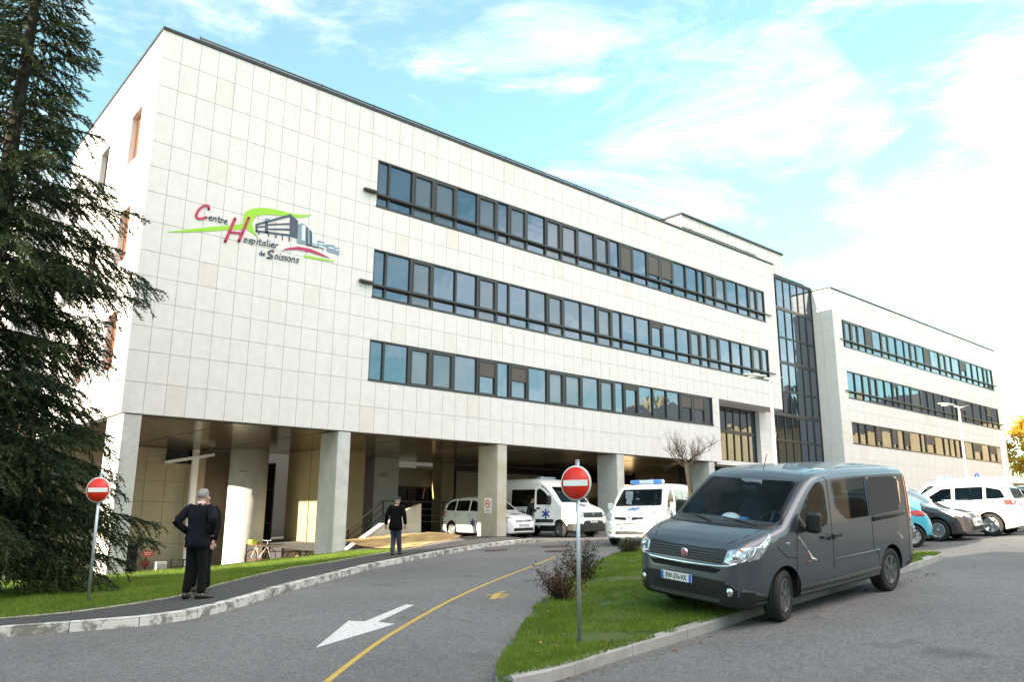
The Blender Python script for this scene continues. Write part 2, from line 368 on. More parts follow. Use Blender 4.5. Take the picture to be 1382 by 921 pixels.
def sheet_bm(poly, zf, step):
    """flat polygon cut on a grid and draped on the land"""
    bm = bmesh.new(); bv = [bm.verts.new((x, y, 0)) for x, y in poly]
    for t in tessellate_polygon([[Vector((x, y, 0)) for x, y in poly]]):
        try: bm.faces.new([bv[i] for i in t])
        except ValueError: pass
    xs = [p[0] for p in poly]; ys = [p[1] for p in poly]
    for k in range(int(min(xs)/step)-1, int(max(xs)/step)+2):
        bmesh.ops.bisect_plane(bm, geom=bm.verts[:]+bm.edges[:]+bm.faces[:], plane_co=(k*step+.0031, 0, 0), plane_no=(1, 0, 0))
    for k in range(int(min(ys)/step)-1, int(max(ys)/step)+2):
        bmesh.ops.bisect_plane(bm, geom=bm.verts[:]+bm.edges[:]+bm.faces[:], plane_co=(0, k*step+.0017, 0), plane_no=(0, 1, 0))
    bad = [f for f in bm.faces if not inpoly(f.calc_center_median().x, f.calc_center_median().y, poly)]
    if bad: bmesh.ops.delete(bm, geom=bad, context='FACES')
    for v in bm.verts: v.co.z = zf(v.co.x, v.co.y)
    return bm
def sheet(name, poly, zf, step, m, smooth=True):
    b = MB(); b.smooth = smooth; b.bm(sheet_bm(poly, zf, step)); return b.build(name, m)
def strip(mb, pts, w, dz, step=.35, off=0):
    """ribbon of width w along a ground polyline, dz above the land"""
    P = resample(pts, step); n = len(P); vs = []; fs = []
    for i in range(n):
        a = P[max(i-1, 0)]; b = P[min(i+1, n-1)]; d = Vector((b[0]-a[0], b[1]-a[1])).normalized(); nn = Vector((-d.y, d.x))
        for s_ in (off-w/2, off+w/2):
            x, y = P[i][0]+nn.x*s_, P[i][1]+nn.y*s_; vs.append((x, y, gz(x, y)+dz))
    for i in range(n-1): fs.append((2*i, 2*i+2, 2*i+3, 2*i+1))
    mb.add(vs, fs)
def resample(pts, step):
    out = [tuple(pts[0][:2])]
    for a, b in zip(pts, pts[1:]):
        d = math.hypot(b[0]-a[0], b[1]-a[1]); k = max(1, int(d/step+.5))
        for i in range(1, k+1): out.append((lerp(a[0], b[0], i/k), lerp(a[1], b[1], i/k)))
    return out
def smoothline(pts, it=2):
    """Chaikin corner cutting, ends kept"""
    p = [tuple(q[:2]) for q in pts]
    for _ in range(it):
        o = [p[0]]
        for a, b in zip(p, p[1:]):
            o += [(a[0]*.75+b[0]*.25, a[1]*.75+b[1]*.25), (a[0]*.25+b[0]*.75, a[1]*.25+b[1]*.75)]
        o.append(p[-1]); p = o
    return p
LOGO_POLY = {'green': [[(7.136,10.418),(7.673,10.619),(8.368,10.882),(9.093,11.131),(9.49,11.291),(9.489,11.436),(9.499,11.627),(9.606,11.79),(9.806,11.926),(10.117,12.038),(10.493,12.097),(10.88,12.107),(11.162,12.104),(11.444,12.14),(11.728,12.205),(12.003,12.307),(11.789,12.164),(11.508,12.044),(11.227,11.987),(10.891,11.954),(10.51,11.88),(10.189,11.805),(9.957,11.7),(9.86,11.582),(9.805,11.41),(9.831,11.282),(9.894,11.163),(10.044,10.942),(9.878,11.025),(9.741,11.098),(9.633,11.146),(9.356,11.049),(8.861,10.898),(8.38,10.745),(7.68,10.539),(7.137,10.403)],[(11.785,10.714),(12.934,10.748),(12.925,10.7),(11.78,10.618)]],'red': [[(10.93,10.682),(11.142,10.825),(11.527,10.96),(11.986,10.984),(12.402,10.912),(12.779,10.81),(12.408,10.828),(11.995,10.863),(11.535,10.845),(11.202,10.767)]],'navy': [[(11.135,12.075),(11.449,11.904),(11.45,11.248),(11.177,11.265)],[(9.928,11.399),(11.135,12.075),(11.142,11.981),(9.938,11.337)],[(9.932,11.346),(9.983,11.37),(10.003,11.115),(9.95,11.123)],[(10.254,11.538),(10.352,11.596),(10.385,11.167),(10.283,11.164)],[(10.363,11.456),(11.146,11.691),(11.142,11.746),(10.359,11.505)],[(10.375,11.301),(11.162,11.472),(11.157,11.543),(10.371,11.349)],[(9.966,11.122),(11.178,11.259),(11.173,11.33),(9.961,11.186)],[(9.99,11.28),(10.267,11.366),(10.263,11.415),(9.986,11.327)],[(10.055,11.128),(10.087,11.131),(10.093,11.062),(10.061,11.059)],[(10.391,11.158),(10.429,11.162),(10.436,11.066),(10.399,11.062)],[(10.661,11.192),(10.699,11.196),(10.708,11.078),(10.67,11.074)],[(10.891,11.216),(10.929,11.22),(10.94,11.068),(10.902,11.064)],[(11.139,11.25),(11.184,11.255),(11.197,11.075),(11.152,11.07)],[(11.769,11.778),(11.83,11.742),(11.874,11.098),(11.816,11.096)],[(11.909,11.689),(11.989,11.635),(12.025,11.106),(11.949,11.105)],[(11.848,11.137),(12.27,11.124),(12.273,11.08),(11.852,11.082)]],'grey': [[(11.459,11.771),(11.535,11.825),(11.636,11.862),(11.743,11.822),(11.805,11.093),(11.461,11.089),(11.462,11.245)],[(11.83,11.742),(11.909,11.689),(11.946,11.144),(11.871,11.142)],[(12.242,11.368),(12.504,11.357),(12.511,11.067),(12.259,11.105)],[(12.604,11.301),(12.916,11.335),(12.932,11.27),(13.121,11.279),(13.119,11.013),(12.62,11.047)],[(12.498,11.27),(12.618,11.264),(12.621,11.219),(12.501,11.219)],[(10.243,11.677),(10.359,11.719),(10.426,11.692),(10.429,11.649),(10.253,11.548)]],'light': [[(11.597,11.762),(11.663,11.813),(11.723,11.783),(11.75,11.226),(11.623,11.229)],[(12.002,11.61),(12.217,11.396),(12.23,11.194),(12.041,11.206)],[(12.283,11.281),(12.473,11.281),(12.477,11.23),(12.287,11.231)],[(12.29,11.186),(12.48,11.18),(12.483,11.129),(12.293,11.141)],[(12.681,11.222),(12.898,11.227),(12.901,11.182),(12.684,11.176)],[(12.961,11.207),(13.082,11.213),(13.086,11.156),(12.964,11.156)]]}
LOGO_STROKE = [([(8.323,11.485),(8.323,11.59),(8.243,11.615),(8.1,11.523),(7.994,11.354),(7.938,11.184),(7.98,11.092),(8.082,11.083),(8.271,11.195)],0.076,'red'),([(9.209,11.394),(9.083,10.959),(8.953,10.528)],0.093,'red'),([(9.668,11.547),(9.534,11.083),(9.405,10.648)],0.093,'red'),([(9.089,10.887),(9.509,10.949)],0.076,'red'),([(10.626,10.573),(10.528,10.582),(10.437,10.502),(10.485,10.437),(10.601,10.399),(10.586,10.32),(10.431,10.301)],0.058,'navy'),([(8.346,11.201),(8.454,11.209),(8.446,11.255),(8.397,11.267),(8.35,11.215),(8.365,11.149),(8.413,11.136),(8.467,11.156)],0.02,'navy'),([(8.492,11.137),(8.505,11.268)],0.02,'navy'),([(8.504,11.229),(8.554,11.269),(8.594,11.249),(8.591,11.137)],0.02,'navy'),([(8.685,11.336),(8.671,11.164),(8.7,11.138),(8.73,11.144)],0.02,'navy'),([(8.644,11.269),(8.733,11.27)],0.02,'navy'),([(8.75,11.138),(8.763,11.27)],0.02,'navy'),([(8.762,11.224),(8.804,11.27),(8.837,11.257)],0.02,'navy'),([(8.852,11.204),(8.963,11.212),(8.954,11.258),(8.904,11.271),(8.856,11.218),(8.871,11.152),(8.921,11.139),(8.976,11.159)],0.02,'navy'),([(9.632,10.812),(9.572,10.768),(9.574,10.698),(9.627,10.673),(9.682,10.71),(9.684,10.773),(9.632,10.812)],0.02,'navy'),([(9.826,10.807),(9.772,10.819),(9.734,10.782),(9.813,10.729),(9.8,10.687),(9.729,10.688)],0.02,'navy'),([(9.841,10.598),(9.859,10.823)],0.02,'navy'),([(9.858,10.794),(9.925,10.826),(9.967,10.771),(9.92,10.692),(9.855,10.703)],0.02,'navy'),([(10.029,10.69),(10.039,10.824)],0.02,'navy'),([(10.043,10.88),(10.046,10.895)],0.02,'navy'),([(10.13,10.906),(10.112,10.721),(10.144,10.695),(10.177,10.703)],0.02,'navy'),([(10.083,10.833),(10.182,10.837)],0.02,'navy'),([(10.315,10.829),(10.249,10.84),(10.206,10.761),(10.243,10.699),(10.307,10.751)],0.02,'navy'),([(10.32,10.844),(10.31,10.716),(10.332,10.703)],0.02,'navy'),([(10.398,10.947),(10.384,10.719),(10.41,10.706)],0.02,'navy'),([(10.464,10.708),(10.474,10.844)],0.02,'navy'),([(10.479,10.901),(10.481,10.915)],0.02,'navy'),([(10.516,10.782),(10.641,10.794),(10.631,10.844),(10.576,10.856),(10.521,10.796),(10.536,10.726),(10.592,10.714),(10.654,10.738)],0.02,'navy'),([(10.683,10.718),(10.7,10.861)],0.02,'navy'),([(10.698,10.811),(10.745,10.863),(10.784,10.851)],0.02,'navy'),([(10.213,10.426),(10.168,10.433),(10.139,10.382),(10.164,10.342),(10.208,10.375)],0.019,'navy'),([(10.219,10.499),(10.21,10.352),(10.222,10.343)],0.019,'navy'),([(10.25,10.39),(10.334,10.397),(10.327,10.429),(10.289,10.437),(10.253,10.399),(10.263,10.353),(10.301,10.345),(10.343,10.36)],0.019,'navy'),([(10.753,10.487),(10.694,10.437),(10.695,10.358),(10.746,10.328),(10.801,10.37),(10.804,10.442),(10.753,10.487)],0.022,'navy'),([(10.863,10.333),(10.874,10.484)],0.022,'navy'),([(10.879,10.548),(10.882,10.564)],0.022,'navy'),([(11.013,10.482),(10.96,10.496),(10.922,10.454),(10.998,10.394),(10.985,10.345),(10.915,10.347)],0.022,'navy'),([(11.131,10.487),(11.078,10.501),(11.039,10.459),(11.116,10.398),(11.103,10.35),(11.032,10.352)],0.022,'navy'),([(11.218,10.507),(11.157,10.456),(11.158,10.376),(11.21,10.346),(11.266,10.388),(11.27,10.461),(11.218,10.507)],0.022,'navy'),([(11.308,10.35),(11.326,10.511)],0.022,'navy'),([(11.324,10.463),(11.381,10.514),(11.423,10.491),(11.416,10.354)],0.022,'navy'),([(11.577,10.506),(11.523,10.52),(11.484,10.478),(11.562,10.416),(11.548,10.367),(11.476,10.369)],0.022,'navy')]
LOGO_WORD = ['entre', 'entre', 'entre', 'entre', 'entre', 'entre', 'entre', 'entre', 'ospitalier', 'ospitalier', 'ospitalier', 'ospitalier', 'ospitalier', 'ospitalier', 'ospitalier', 'ospitalier', 'ospitalier', 'ospitalier', 'ospitalier', 'ospitalier', 'ospitalier', 'ospitalier', 'ospitalier', 'ospitalier', 'de', 'de', 'de', 'oissons', 'oissons', 'oissons', 'oissons', 'oissons', 'oissons', 'oissons', 'oissons', 'oissons']
# ------------------------------------------------------------------ ground, roads, pavement, lawns
KERB = smoothline([(-30,22),(-14,18.2),(-6,15.2),(-1.5,13.6),(.6,13.0),(2.07,12.40),(2.9,12.08),(3.7,11.82),(4.5,11.95),(5.7,12.87),(6.68,14.0),(7.73,15.0),(9.96,17.05),(10.92,17.95),(13.87,19.72),(16.52,21.15),(18.6,21.6),(20.45,21.75)], 2)
PAVEB = smoothline([(-30,23.4),(-14,19.6),(-6,16.6),(-1.5,14.9),(.6,14.1),(2.22,13.45),(3.11,13.16),(4.28,13.49),(4.93,13.97),(6.28,16.02),(9.32,19.59),(10.29,19.97),(12.43,21.33),(15.31,22.81),(17.6,23.9),(18.85,24.29)], 2)
PIT = (-14, 14.6, 25.15, 44)                       # sunken court below the left end of the building
def pitz(x, y): return -1.45+.68*min(1, max(0, (x-9.5)/4.5))
def zroad(x, y): return gz(x, y)
gb = MB(); gb.smooth = True
for (x0, x1, y0, y1) in ((-14, 40, -14, 25.15), (14.6, 40, 25.15, 44)):
    gb.bm(sheet_bm([(x0, y0), (x1, y0), (x1, y1), (x0, y1)], zroad, .6))
for (x0, x1, y0, y1) in ((-74, -14, -64, 96), (40, 160, -64, 96), (-14, 40, -64, -14), (-14, 40, 44, 96)):
    gb.bm(sheet_bm([(x0, y0), (x1, y0), (x1, y1), (x0, y1)], zroad, 4))
gb.bm(sheet_bm([(PIT[0], PIT[2]), (PIT[1], PIT[2]), (PIT[1], PIT[3]), (PIT[0], PIT[3])], lambda x, y: pitz(x, y), 1))
o = gb.build('road', ASPH); o['kind'] = 'structure'
far = MB()
for (x0, x1, y0, y1) in ((-900, -70, -900, 900), (156, 900, -900, 900), (-70, 156, -900, -60), (-70, 156, 92, 900)):
    far.add([(x0, y0, -1.3), (x1, y0, -1.3), (x1, y1, -1.3), (x0, y1, -1.3)], [(0, 1, 2, 3)])
o = far.build('ground', mat('far_field', (.10, .11, .06), .95, var=.3, vscale=.01)); o['kind'] = 'structure'

# pavement between the kerb and the lawn, carried on under the first bays of the building
pav = KERB+[(20.3,22.6),(20.6,24.0),(21.4,24.5),(21.4,26.2),(19.9,26.2),(19.3,25.2)]+PAVEB[::-1]
o = sheet('pavement', pav, lambda x, y: gz(x, y)+.12, .5, ASPH_P); o['kind'] = 'structure'
kb = MB()                                                # painted kerb stones, a metre each
P = resample(KERB, .25); acc = 0; seg = [P[0]]; k = 0
def kerb_stone(mb, pts, w, h, gap=.006, side=-1, low=-.1):
    n = len(pts); vs = []; fs = []
    for i in range(n):
        a = pts[max(i-1, 0)]; b = pts[min(i+1, n-1)]; d = Vector((b[0]-a[0], b[1]-a[1])).normalized(); nn = Vector((-d.y, d.x))*side
        e = gap if i == 0 else (-gap if i == n-1 else 0)
        x, y = pts[i][0]+d.x*e, pts[i][1]+d.y*e; z = gz(x, y)
        vs += [(x, y, z+low), (x, y, z+h-.02), (x-nn.x*.02, y-nn.y*.02, z+h), (x-nn.x*w, y-nn.y*w, z+h), (x-nn.x*w, y-nn.y*w, z+low)]
    for i in range(n-1):
        for j in range(4): fs.append((i*5+j, i*5+j+1, (i+1)*5+j+1, (i+1)*5+j))
    fs += [(0, 1, 2, 3, 4), tuple((n-1)*5+j for j in (4, 3, 2, 1, 0))]
    mb.add(vs, fs)
for i in range(0, len(P)-4, 4):
    kb.tint = random.choice([.10, .07, .05, .09, .03, .06, .08]); kerb_stone(kb, P[i:i+5], .17, .128)
o = kb.build('kerb', KERBW); o['kind'] = 'structure'
eb = MB()                                                # narrow edging between pavement and grass
P = resample(PAVEB, .3)
for i in range(0, len(P)-3, 3): kerb_stone(eb, P[i:i+4], .07, .135, side=-1)
o = eb.build('lawn_edging', EDGE); o['kind'] = 'structure'

# lawn on the left, ending above the sunken court
LAWNP = [(-14,19.6)]+[p for p in PAVEB if -13.9 < p[0] < 15.2]+[(15.3,22.95),(14.9,24.2),(14.3,24.72),(13.0,25.1),(-14,25.1)]
def zlawn(x, y):
    return gz(x, y)+.127
o = sheet('lawn', LAWNP, zlawn, .4, LAWN); o['kind'] = 'structure'
# traffic island with its kerb
ISL_R = smoothline([(5.40,6.16),(6.04,6.17),(7.2,6.40),(8.3,6.40),(9.16,6.37),(12,6.42),(15.3,6.62),(17.6,6.95),(18.6,7.14)], 1)
ISL_L = smoothline([(5.28,6.24),(5.62,6.70),(6.54,7.52),(7.51,8.35),(8.41,9.12),(9.27,9.80),(11.45,11.22),(14.36,13.03),(16.17,14.07),(18.2,14.9)], 1)
ISLP = ISL_R+[(18.75,7.4),(18.9,14.6)]+ISL_L[::-1]
def edge_d(x, y, poly):
    best = 9
    for a, b in zip(poly, poly[1:]+poly[:1]):
        dx, dy = b[0]-a[0], b[1]-a[1]; t = max(0, min(1, ((x-a[0])*dx+(y-a[1])*dy)/(dx*dx+dy*dy+1e-9)))
        best = min(best, math.hypot(x-a[0]-t*dx, y-a[1]-t*dy))
    return best
def zisl(x, y): return gz(x, y)+.085+.07*min(1, edge_d(x, y, ISLP)/1.2)
o = sheet('traffic_island_lawn', ISLP, zisl, .35, LAWN2); o['kind'] = 'structure'
kb = MB(); P = resample(ISL_R+[(18.75,7.4),(18.8,8.2)], .25)
for i in range(0, len(P)-4, 4): kerb_stone(kb, P[i:min(i+5, len(P))], .15, .13, side=-1, gap=.004)
o = kb.build('island_kerb', KERBC); o['kind'] = 'structure'
kb = MB(); P = resample(ISL_L, .25)
for i in range(0, len(P)-2, 2): kerb_stone(kb, P[i:i+3], .13, .075, side=1, gap=.008)
o = kb.build('island_edging', EDGE); o['kind'] = 'structure'
# dry bank and its grass fringe in front of the stair wall
BANK = [(14.75,24.6),(15.4,23.35),(16.6,23.65),(18.3,24.25),(19.0,24.75),(19.15,25.5),(18.8,26.7),(14.75,26.95)]
def zbank(x, y): return gz(x, y)+.14+.26*max(0, min(1, (y-23.7)/2.6))+.02*math.sin(x*2.1+y*2)+.012*math.sin(x*7.3-y*5.1)
o = sheet('earth_bank', BANK, zbank, .25, EARTH); o['kind'] = 'structure'
eb = MB(); P = resample(smoothline([(16.6,23.65),(18.3,24.2),(19.05,24.7),(19.2,25.5),(18.9,26.7)], 2), .3)
for i in range(0, len(P)-3, 3): kerb_stone(eb, P[i:i+4], .08, .17, side=-1)
o = eb.build('bank_edging', EDGE); o['kind'] = 'structure'

# painted markings, each 4 mm above the asphalt
yl = MB(); strip(yl, smoothline([(1.2,4.6),(2.8,6.2),(4.2,7.64),(4.96,8.40),(5.91,9.27),(7.84,10.73),(9.45,11.84),(11.85,13.40),(13.6,14.55),(15.38,15.81)], 2), .070, .004)
o = yl.build('yellow_lane_line', YELLOWP); o['kind'] = 'structure'
ar = MB()
for poly in ([(4.84,9.16),(6.03,10.47),(6.20,10.30),(6.33,10.16),(6.45,9.90)], [(6.203,10.297),(7.46,11.15),(7.54,11.03),(6.325,10.155)]):
    ar.bm(sheet_bm(poly, lambda x, y: gz(x, y)+.004, .4))
o = ar.build('white_road_arrow', WHITEP); o['kind'] = 'structure'
mk = MB()                                                # worn little painted figure
for poly in ([(8.80,10.66),(8.90,10.60),(9.38,11.02),(9.30,11.10)], [(9.02,11.02),(9.10,11.08),(9.36,10.78),(9.28,10.72)], [(9.38,11.12),(9.50,11.20),(9.56,11.12),(9.44,11.04)], [(8.98,10.62),(9.16,10.60),(9.16,10.68),(9.02,10.72)]):
    mk.bm(sheet_bm(poly, lambda x, y: gz(x, y)+.004, .4))
o = mk.build('yellow_pedestrian_mark', YELLOWP); o['kind'] = 'structure'
IRON = mat('cast_iron', (.075, .055, .045), .7, metal=.3, var=.3, vscale=20, bump=.4)
for i, (x, y, r, lb) in enumerate(((18.5,19.1,.42,'round rusty manhole cover nearest the end of the painted kerb'),(17.0,17.35,.42,'round manhole cover in the lane beyond the end of the yellow line'),(16.6,19.8,.38,'faint round manhole cover closest alongside the painted kerb'))):
    b = MB(); M = Matrix.Translation((x, y, gz(x, y)+.006)) @ Vector((0, 0, 1)).rotation_difference(Vector((-(gz(x+.3, y)-gz(x-.3, y))/.6, -(gz(x, y+.3)-gz(x, y-.3))/.6, 1))).to_matrix().to_4x4()
    b.lathe([(0.02, .012), (r*.86, .012), (r*.87, .006), (r*.9, .006), (r*.91, .012), (r, .012), (r, -.03)], 28, M=M)
    tag(b.build('manhole_cover', IRON), lb, 'manhole cover', 'manhole covers in the lane')

# ------------------------------------------------------------------ the hospital
ZB = 4.635; X0 = 6.366; Y0 = 24.746; XE = X0+36.857; YB = Y0+11.974
ROWS = [ZB+v for v in (0, .945, 1.893, 2.672, 3.452, 4.247, 5.042, 6.008, 6.975, 7.820, 8.665, 9.644, 10.623, 11.611, 12.6)]
def panels(mb, face, k, us, zs, openings, joint=.014, thick=.03):
    """thin stone slabs on a wall plane; face '-y','-x','+x' with plane coordinate k; every slab its own tone"""
    for z0, z1 in zip(zs, zs[1:]):
        cuts = sorted(set(us+[u for o_ in openings for u in o_[:2] if us[0] < u < us[-1] and o_[2] < (z0+z1)/2 < o_[3]]))
        cuts = [c for i, c in enumerate(cuts) if i == 0 or c-cuts[i-1] > .06]
        for u0, u1 in zip(cuts, cuts[1:]):
            uc, zc = (u0+u1)/2, (z0+z1)/2
            if any(a < uc < b and c < zc < d for a, b, c, d in openings): continue
            mb.tint = min(1, max(0, NR.normal(.5, .17))) if NR.rand() > .025 else NR.choice([.05, .12])
            a, b, c, d = u0+joint/2, u1-joint/2, z0+joint/2, z1-joint/2; t = NR.uniform(-.002, .002)
            if face == '-y': mb.box(a, b, k+t, k+thick, c, d)
            elif face == '-x': mb.box(k+t, k+thick, a, b, c, d)
            else: mb.box(k-thick, k-t, a, b, c, d)
def W(mb, name, mats, parent, fix=True):
    """build a mesh given in world coordinates under a root that is only translated"""
    r = parent; l = Vector((0, 0, 0))
    while r is not None: l += Vector(r.location); r = r.parent
    mb.v = [(x-l.x, y-l.y, z-l.z) for x, y, z in mb.v]
    return mb.build(name, mats, parent, fix=fix)
def frange(a, b, s):
    n = max(1, int(round((b-a)/s))); return [a+(b-a)*i/n for i in range(n+1)]

H = thing('hospital_building', 'long pale stone hospital block on columns with the painted logo on its wall', 'hospital', (X0, Y0, 0))
BANDS = [
 (10.623, 8.665, [8.22,8.77,9.90,10.93,12.04,13.22,14.27,14.98,16.02,17.21,18.21,19.31,20.52,21.54,22.32,23.34,24.48,25.55,26.63,27.78,28.86,29.49,30.46,31.57,32.77,33.92,34.81,35.61],
  'FFOOFOFOFTOFOFBFDDFFFOOFFOF'),
 (6.975, 5.042, [8.22,8.79,9.94,10.96,12.13,13.28,14.31,15.01,16.14,17.30,18.32,19.49,20.58,21.62,22.35,23.45,24.56,25.60,26.74,27.88,28.87,29.62,30.62,31.78,32.84,33.92,34.93,35.66],
  'FFOFFOFFFOFFOFFFSFFOFOFFFOF'),
 (3.452, 1.893, [8.22,8.85,9.99,11.00,12.11,13.33,14.36,15.07,16.13,17.30,18.33,19.46,20.66,21.70,22.40,23.48,24.61,25.70,26.80,27.88,28.98,29.64],
  'FFOOFHFHFOOFOFSFFFHHF')]
# band window openings and the cut-away corner under the top floors
OPEN = [(X0+xs[0], X0+xs[-1], ZB+b, ZB+t) for t, b, xs, _ in BANDS]
XC = X0+30.25; ZC = 8.09
OPEN.append((XC, XE+1, ZB-.01, ROWS[4]+.01))
cl = MB()
us = [X0+.6097*i for i in range(61)]; us[-1] = XE
panels(cl, '-y', Y0, us, ROWS, OPEN)
LW = [(Y0+1.572+3.906*k, Y0+2.795+3.906*k, ZB+8.694-3.581*r, ZB+10.566-3.581*r) for k in range(3) for r in range(3)]
rows_l = sorted(set([ZB, ZB+12.6]+[v for r in range(3) for v in (ZB+8.694-3.581*r, ZB+9.63-3.581*r, ZB+10.566-3.581*r)]+[ZB+11.6, ZB+.77, ZB+7.84, ZB+4.25]))
panels(cl, '-x', X0, frange(Y0+.035, YB, .62), rows_l, LW)
panels(cl, '+x', XE, frange(Y0+.035, YB, .62), [z for z in ROWS if z >= ROWS[4]], [])
W(cl, 'stone_cladding', STONE, H)
bk = MB(); t0 = Y0+.022
def wall_y(mb, x0, x1, z0, z1, y0, y1, op):
    zs = sorted(set([z0, z1]+[v for o_ in op for v in o_[2:4] if z0 < v < z1]))
    for a, b in zip(zs, zs[1:]):
        row = sorted([o_ for o_ in op if o_[2] < (a+b)/2 < o_[3]]); x = x0
        for o_ in row:
            if o_[0] > x+.01: mb.box(x, min(o_[0], x1), y0, y1, a, b)
            x = max(x, o_[1])
        if x < x1-.01: mb.box(x, x1, y0, y1, a, b)
wall_y(bk, X0+.3, XE-.02, ZB+.004, ZB+12.6, t0, Y0+.3, OPEN)
# left end wall with its window recesses
zs = sorted(set([ZB+.004, ZB+12.6]+[v for o_ in LW for v in o_[2:4]]))
for a, b in zip(zs, zs[1:]):
    row = sorted([o_ for o_ in LW if o_[2] < (a+b)/2 < o_[3]]); y = Y0+.024
    for o_ in row: bk.box(X0+.02, X0+.29, y, o_[0], a, b); y = o_[1]
    bk.box(X0+.02, X0+.29, y, YB-.02, a, b)
bk.box(XE-.3, XE-.024, Y0+.31, YB, ROWS[4]+.004, ZB+12.6); bk.box(X0+.3, XE-.03, YB-.3, YB, ZB+.004, ZB+12.6)
W(bk, 'wall', JOINT, H)
rf = MB(); rf.box(X0+.3, XE-.3, Y0+.3, YB-.3, ZB+12.2, ZB+12.4); W(rf, 'roof', mat('roof_felt', (.12, .12, .12), .9), H)
cp = MB()
cp.box(X0-.04, XE+.02, Y0-.04, Y0+.33, ZB+12.603, ZB+12.70); cp.box(X0-.04, X0+.33, Y0+.331, YB+.03, ZB+12.603, ZB+12.70); cp.box(XE-.33, XE+.02, Y0+.331, YB, ZB+12.603, ZB+12.70)
W(cp, 'roof_coping', COPING, H)
rr = MB()
for zz in (12.84, 12.93): rr.tube([(X0+1.2, Y0+.2, ZB+zz), (XE-1.6, Y0+.2, ZB+zz)], .03, 6)
for i in range(16): x = X0+1.2+i*2.28; rr.tube([(x, Y0+.2, ZB+12.65), (x, Y0+.2, ZB+12.99)], .02, 5)
W(rr, 'roof_rail', COPING, H)
# window bands
def window_band(root, xoff, yf, t, b, xs, kinds, rail, lintel=0):
    ww = random.random
    f = MB(); y = yf
    f.box(xoff+xs[0], xoff+xs[-1], y-.012, y+.12, t-.055, t+.0); f.box(xoff+xs[0]-.02, xoff+xs[-1]+.02, y-.045, y+.12, b-.005, b+.085)
    tr = b+.26*(t-b) if rail else None
    for i, x in enumerate(xs):
        w = .09 if (0 < i < len(xs)-1 and ('F' in (kinds[i-1]+kinds[i]) and 'O' not in kinds[i-1]+kinds[i])) else .125
        if i in (0, len(xs)-1): w = .05; x += .025 if i == 0 else -.025
        f.box(xoff+x-w/2, xoff+x+w/2, y-.01, y+.13, b+.08, t-.05)
    if rail: f.box(xoff+xs[0], xoff+xs[-1], y-.02, y+.12, tr-.045, tr+.045)
    zs = [b+.085]+([tr-.045, tr+.045] if rail else [])+[t-.055]
    for i, kd in enumerate(kinds):
        if kd in 'OTBHSD':       # opening lights have a sash of their own
            x0, x1 = xoff+xs[i]+.07, xoff+xs[i+1]-.07
            z0 = zs[-2] if rail else zs[0]
            f.box(x0, x0+.05, y-.018, y+.10, z0, t-.05); f.box(x1-.05, x1, y-.018, y+.10, z0, t-.05)
            f.box(x0, x1, y-.017, y+.10, t-.14, t-.05); f.box(x0, x1, y-.017, y+.10, z0, z0+.05)
    band = W(f, 'window_band', FRAME, root)
    for i, kd in enumerate(kinds):
        g = MB(); x0, x1 = xoff+xs[i]+.02, xoff+xs[i+1]-.02
        tl = random.uniform(-.008, .008); gt = random.random()
        rr_ = [(zs[0], zs[-1])] if not rail else [(zs[0], zs[1]), (zs[2], zs[3])]
        for (a, c) in rr_:
            g.add([(x0, y+.06+tl, a-.01), (x1, y+.06-tl, a-.01), (x1, y+.06-tl+.004, c+.01), (x0, y+.06+tl+.004, c+.01)], [(0, 1, 2, 3)])
        W(g, 'pane', GLASS_O if kd in 'OT' else (GLASS_C if gt < .22 else GLASS), band, fix=False)
        if kd in 'BDHS':
            hgt = {'B': .66, 'D': .55, 'H': .42, 'S': .13}[kd]; h0 = t-.05-(t-b)*hgt
            r_ = MB(); r_.box(x0+.03, x1-.03, y+.004, y+.03, h0, t-.052); r_.box(x0+.03, x1-.03, y-.006, y+.035, h0-.04, h0-.001)
            W(r_, 'roller_blind', BLIND, band)
    bb = MB(); bb.box(xoff+xs[0]+.02, xoff+xs[-1]-.02, y+.14, y+.16, b, t); W(bb, 'dark_backing', VOID, band)
    return band
for n, (t, b, xs, kd) in enumerate(BANDS):
    bd = window_band(H, X0, Y0+.03, ZB+t, ZB+b, xs, kd, n < 2)
    if n < 2:
        z = ZB+b+.26*(t-b)
        g = MB(); g.box(X0+xs[0]-.08, X0+xs[-1]+.55, Y0-.09, Y0-.05, z-.035, z+.035)
        for i in range(9): x = X0+lerp(xs[0]+.2, xs[-1]-.2, i/8); g.box(x-.02, x+.02, Y0-.05, Y0+.02, z-.03, z+.03)
        W(g, 'external_bar', FRAME, bd)
        g = MB(); g.bbox(X0+xs[0]-.62, X0+xs[0]-.06, Y0-.17, Y0-.02, z-.02, z+.09, .03); g.box(X0+xs[0]-.5, X0+xs[0]-.1, Y0-.13, Y0-.05, z-.04, z-.021)
        W(g, 'light_fitting', DARKMETAL, bd)
